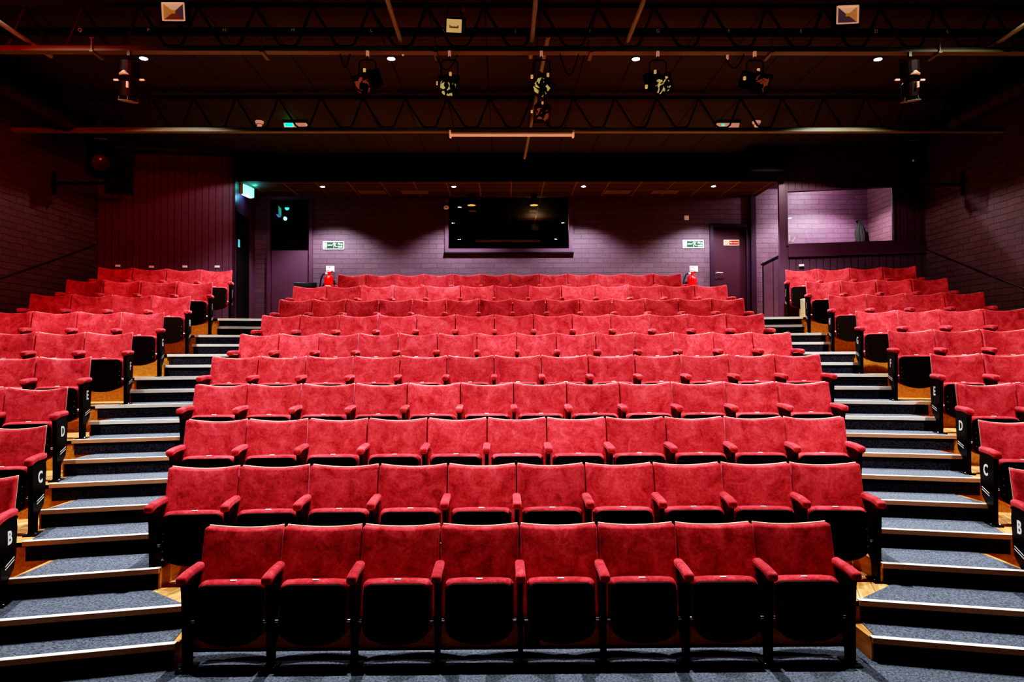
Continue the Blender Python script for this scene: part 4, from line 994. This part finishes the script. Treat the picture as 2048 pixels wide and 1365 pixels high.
for k, u in enumerate((943, 1068)):
    q = at(u, 400, 14.2); t = thing('can_downlight', 'small can lamp with brass rim before the booth window, %s one' % ('left' if k == 0 else 'right'), 'lamp', (q.x, 14.2, HL), group='can lamps before the booth window')
    b = MB(); b.lathe([(0.06, 0.0), (0.06, -0.17), (0.072, -0.2), (0.075, -0.22), (0.06, -0.215)], (0, 0, 0), 18); obj('can_body', b, M['gelframe'], t)
    b = MB(); b.lathe([(0.076, -0.222), (0.082, -0.228), (0.062, -0.232), (0.002, -0.230)], (0, 0, 0), 18); obj('rim', b, M['gold'], t)
for k, (u, w) in enumerate(((745, 60), (830, 60), (1235, 60), (1330, 70))):
    q = at(u, 381, 14.0); b = MB(); b.rbox((0, 0, -0.008), (0.50, 0.30, 0.016), 0.004, (1, 1, 1))
    for kk in range(5): b.box((0, -0.12 + 0.06 * kk, -0.018), (0.44, 0.012, 0.006))
    tag(obj('ceiling_vent', b, M['vent'], None, loc=(q.x, 14.0, HL)), 'slatted vent in the low rear ceiling, %s from the left' % pos[k], 'vent', 'vents in the low ceiling')

# wall speakers
for s, u, v, lab in ((-1, 205, 315, 'black loudspeaker with horn on the left wall'), (1, 1822, 318, 'black loudspeaker with horn on the right wall')):
    q = at(u, v, 11.3)
    t = thing('wall_speaker', lab, 'speaker', (q.x, 11.3, q.z), -s * 0.45 if False else (0.35 if s < 0 else -0.35), group='wall loudspeakers')
    b = MB(); b.prism([(-0.20, -0.17), (0.20, -0.17), (0.13, 0.17), (-0.13, 0.17)], lambda p, a: (p[0], p[1], a), -0.30, 0.30); obj('cabinet', b, M['black'], t)
    b = MB(); b.add([(-0.11, -0.172, 0.25), (0.11, -0.172, 0.25), (0.11, -0.172, 0.06), (-0.11, -0.172, 0.06), (-0.05, -0.12, 0.20), (0.05, -0.12, 0.20), (0.05, -0.12, 0.11), (-0.05, -0.12, 0.11)],
                    [(0, 1, 5, 4), (1, 2, 6, 5), (2, 3, 7, 6), (3, 0, 4, 7), (4, 5, 6, 7)]); obj('horn', b, M['duct'], t)
    b = MB(); b.rbox((0, -0.178, 0.245), (0.20, 0.01, 0.022), 0.004, (1, 1, 1)); obj('horn_lip', b, M['steel'], t)
    b = MB(); b.lathe([(0.13, -0.172), (0.125, -0.182), (0.03, -0.176)], (0, 0, -0.13), 24, 'Y'); obj('woofer', b, M['rubber'], t)
    b = MB(); b.lathe([(0.02, -0.176), (0.014, -0.186)], (0, 0, -0.07), 14, 'Y'); obj('badge', b, M['white'], t)
    b = MB()
    for k in range(3):
        for sx in (-1, 1): b.box((sx * 0.17, -0.176, 0.25 - 0.06 * k), (0.035, 0.008, 0.015))
    obj('port_slots', b, M['gelframe'], t)
    wx = s * (WX - 0.02) - q.x
    b = MB(); c, sn = math.cos(-t.rotation_euler.z), math.sin(-t.rotation_euler.z)
    def RR(x, y, z): return (x * c - y * sn, x * sn + y * c, z)
    b.tube([RR(wx, 0.1, -0.38), RR(0, 0.1, -0.38), RR(0, 0.05, -0.29)], 0.022, 8); b.tube([RR(wx, 0.1, -0.55), RR(wx, 0.1, -0.2)], 0.03, 8); obj('wall_bracket', b, M['black'], t)

# ------------------------------------------------------------------ lights
def area(name, loc, target, e, size, color):
    l = bpy.data.lights.new(name, 'AREA'); l.energy = e; l.size = size; l.color = color
    o = bpy.data.objects.new(name, l); col.objects.link(o); o.location = loc; o.rotation_euler = (Vector(target) - Vector(loc)).to_track_quat('-Z', 'Y').to_euler(); return o
def point(name, loc, e, color, r=0.05):
    l = bpy.data.lights.new(name, 'POINT'); l.energy = e; l.color = color; l.shadow_soft_size = r
    o = bpy.data.objects.new(name, l); col.objects.link(o); o.location = loc; return o
area('stage_wash', (0.0, -2.6, 1.6), (0, 8.5, 5.4), 36, 2.2, (1.0, 0.74, 0.50))
point('exit_glow', (EX.x + 0.10, 13.5, EX.z - 0.16), 3.0, (0.2, 0.65, 1.0), 0.04)
point('exit_ceiling_glow', (EX.x + 0.14, 13.5, EX.z + 0.06), 2.4, (0.05, 1.0, 0.8), 0.04)
spot(6.15, 13.55, HL + 0.05, 420, 140, 0.4, (1.0, 0.86, 0.98))
area('side_room_fill', (5.2, 13.9, 4.9), (6.2, 14.4, 4.3), 4, 0.3, (1.0, 0.85, 1.0))
# wide spots added at the outer downlights to lift the side walls
for sx in (-1, 1):
    for yy in (6.12, 8.93, 11.7): spot(sx * 4.56, yy, HC - 0.04, 85 if sx < 0 else 150, 138, 0.12, (1.0, 0.93, 0.9))
point('side_room_lamp', (6.0, 13.75, 5.33), 75, (1.0, 0.88, 0.98), 0.06)
point('booth_fill', (0.6, 16.6, 5.0), 14, (1.0, 0.75, 0.5), 0.1)  # added point light to brighten the booth, no fitting there
l = spot(-3.0, 1.5, 4.6, 1900, 42, 1.0, (1.0, 0.02, 0.01), 0.3, target=(-7.2, 10.6, 4.8))  # added red spot imitating the red haze in the upper left corner
w = bpy.data.worlds.new('world'); scene.world = w; w.use_nodes = True
w.node_tree.nodes['Background'].inputs['Color'].default_value = (0.02, 0.008, 0.008, 1); w.node_tree.nodes['Background'].inputs['Strength'].default_value = 0.2

scene.view_settings.view_transform = 'Standard'
scene.view_settings.look = 'None'
scene.view_settings.exposure = -0.25
scene.view_settings.use_curve_mapping = True
cm = scene.view_settings.curve_mapping
cm.use_clip = True
c = cm.curves[3]
c.points[0].location = (0.0, 0.0); c.points[1].location = (1.0, 1.0)
for p in ((0.02, 0.003), (0.06, 0.028), (0.18, 0.17), (0.5, 0.6)): c.points.new(*p)
cm.update()
scene.cycles.use_denoising = True
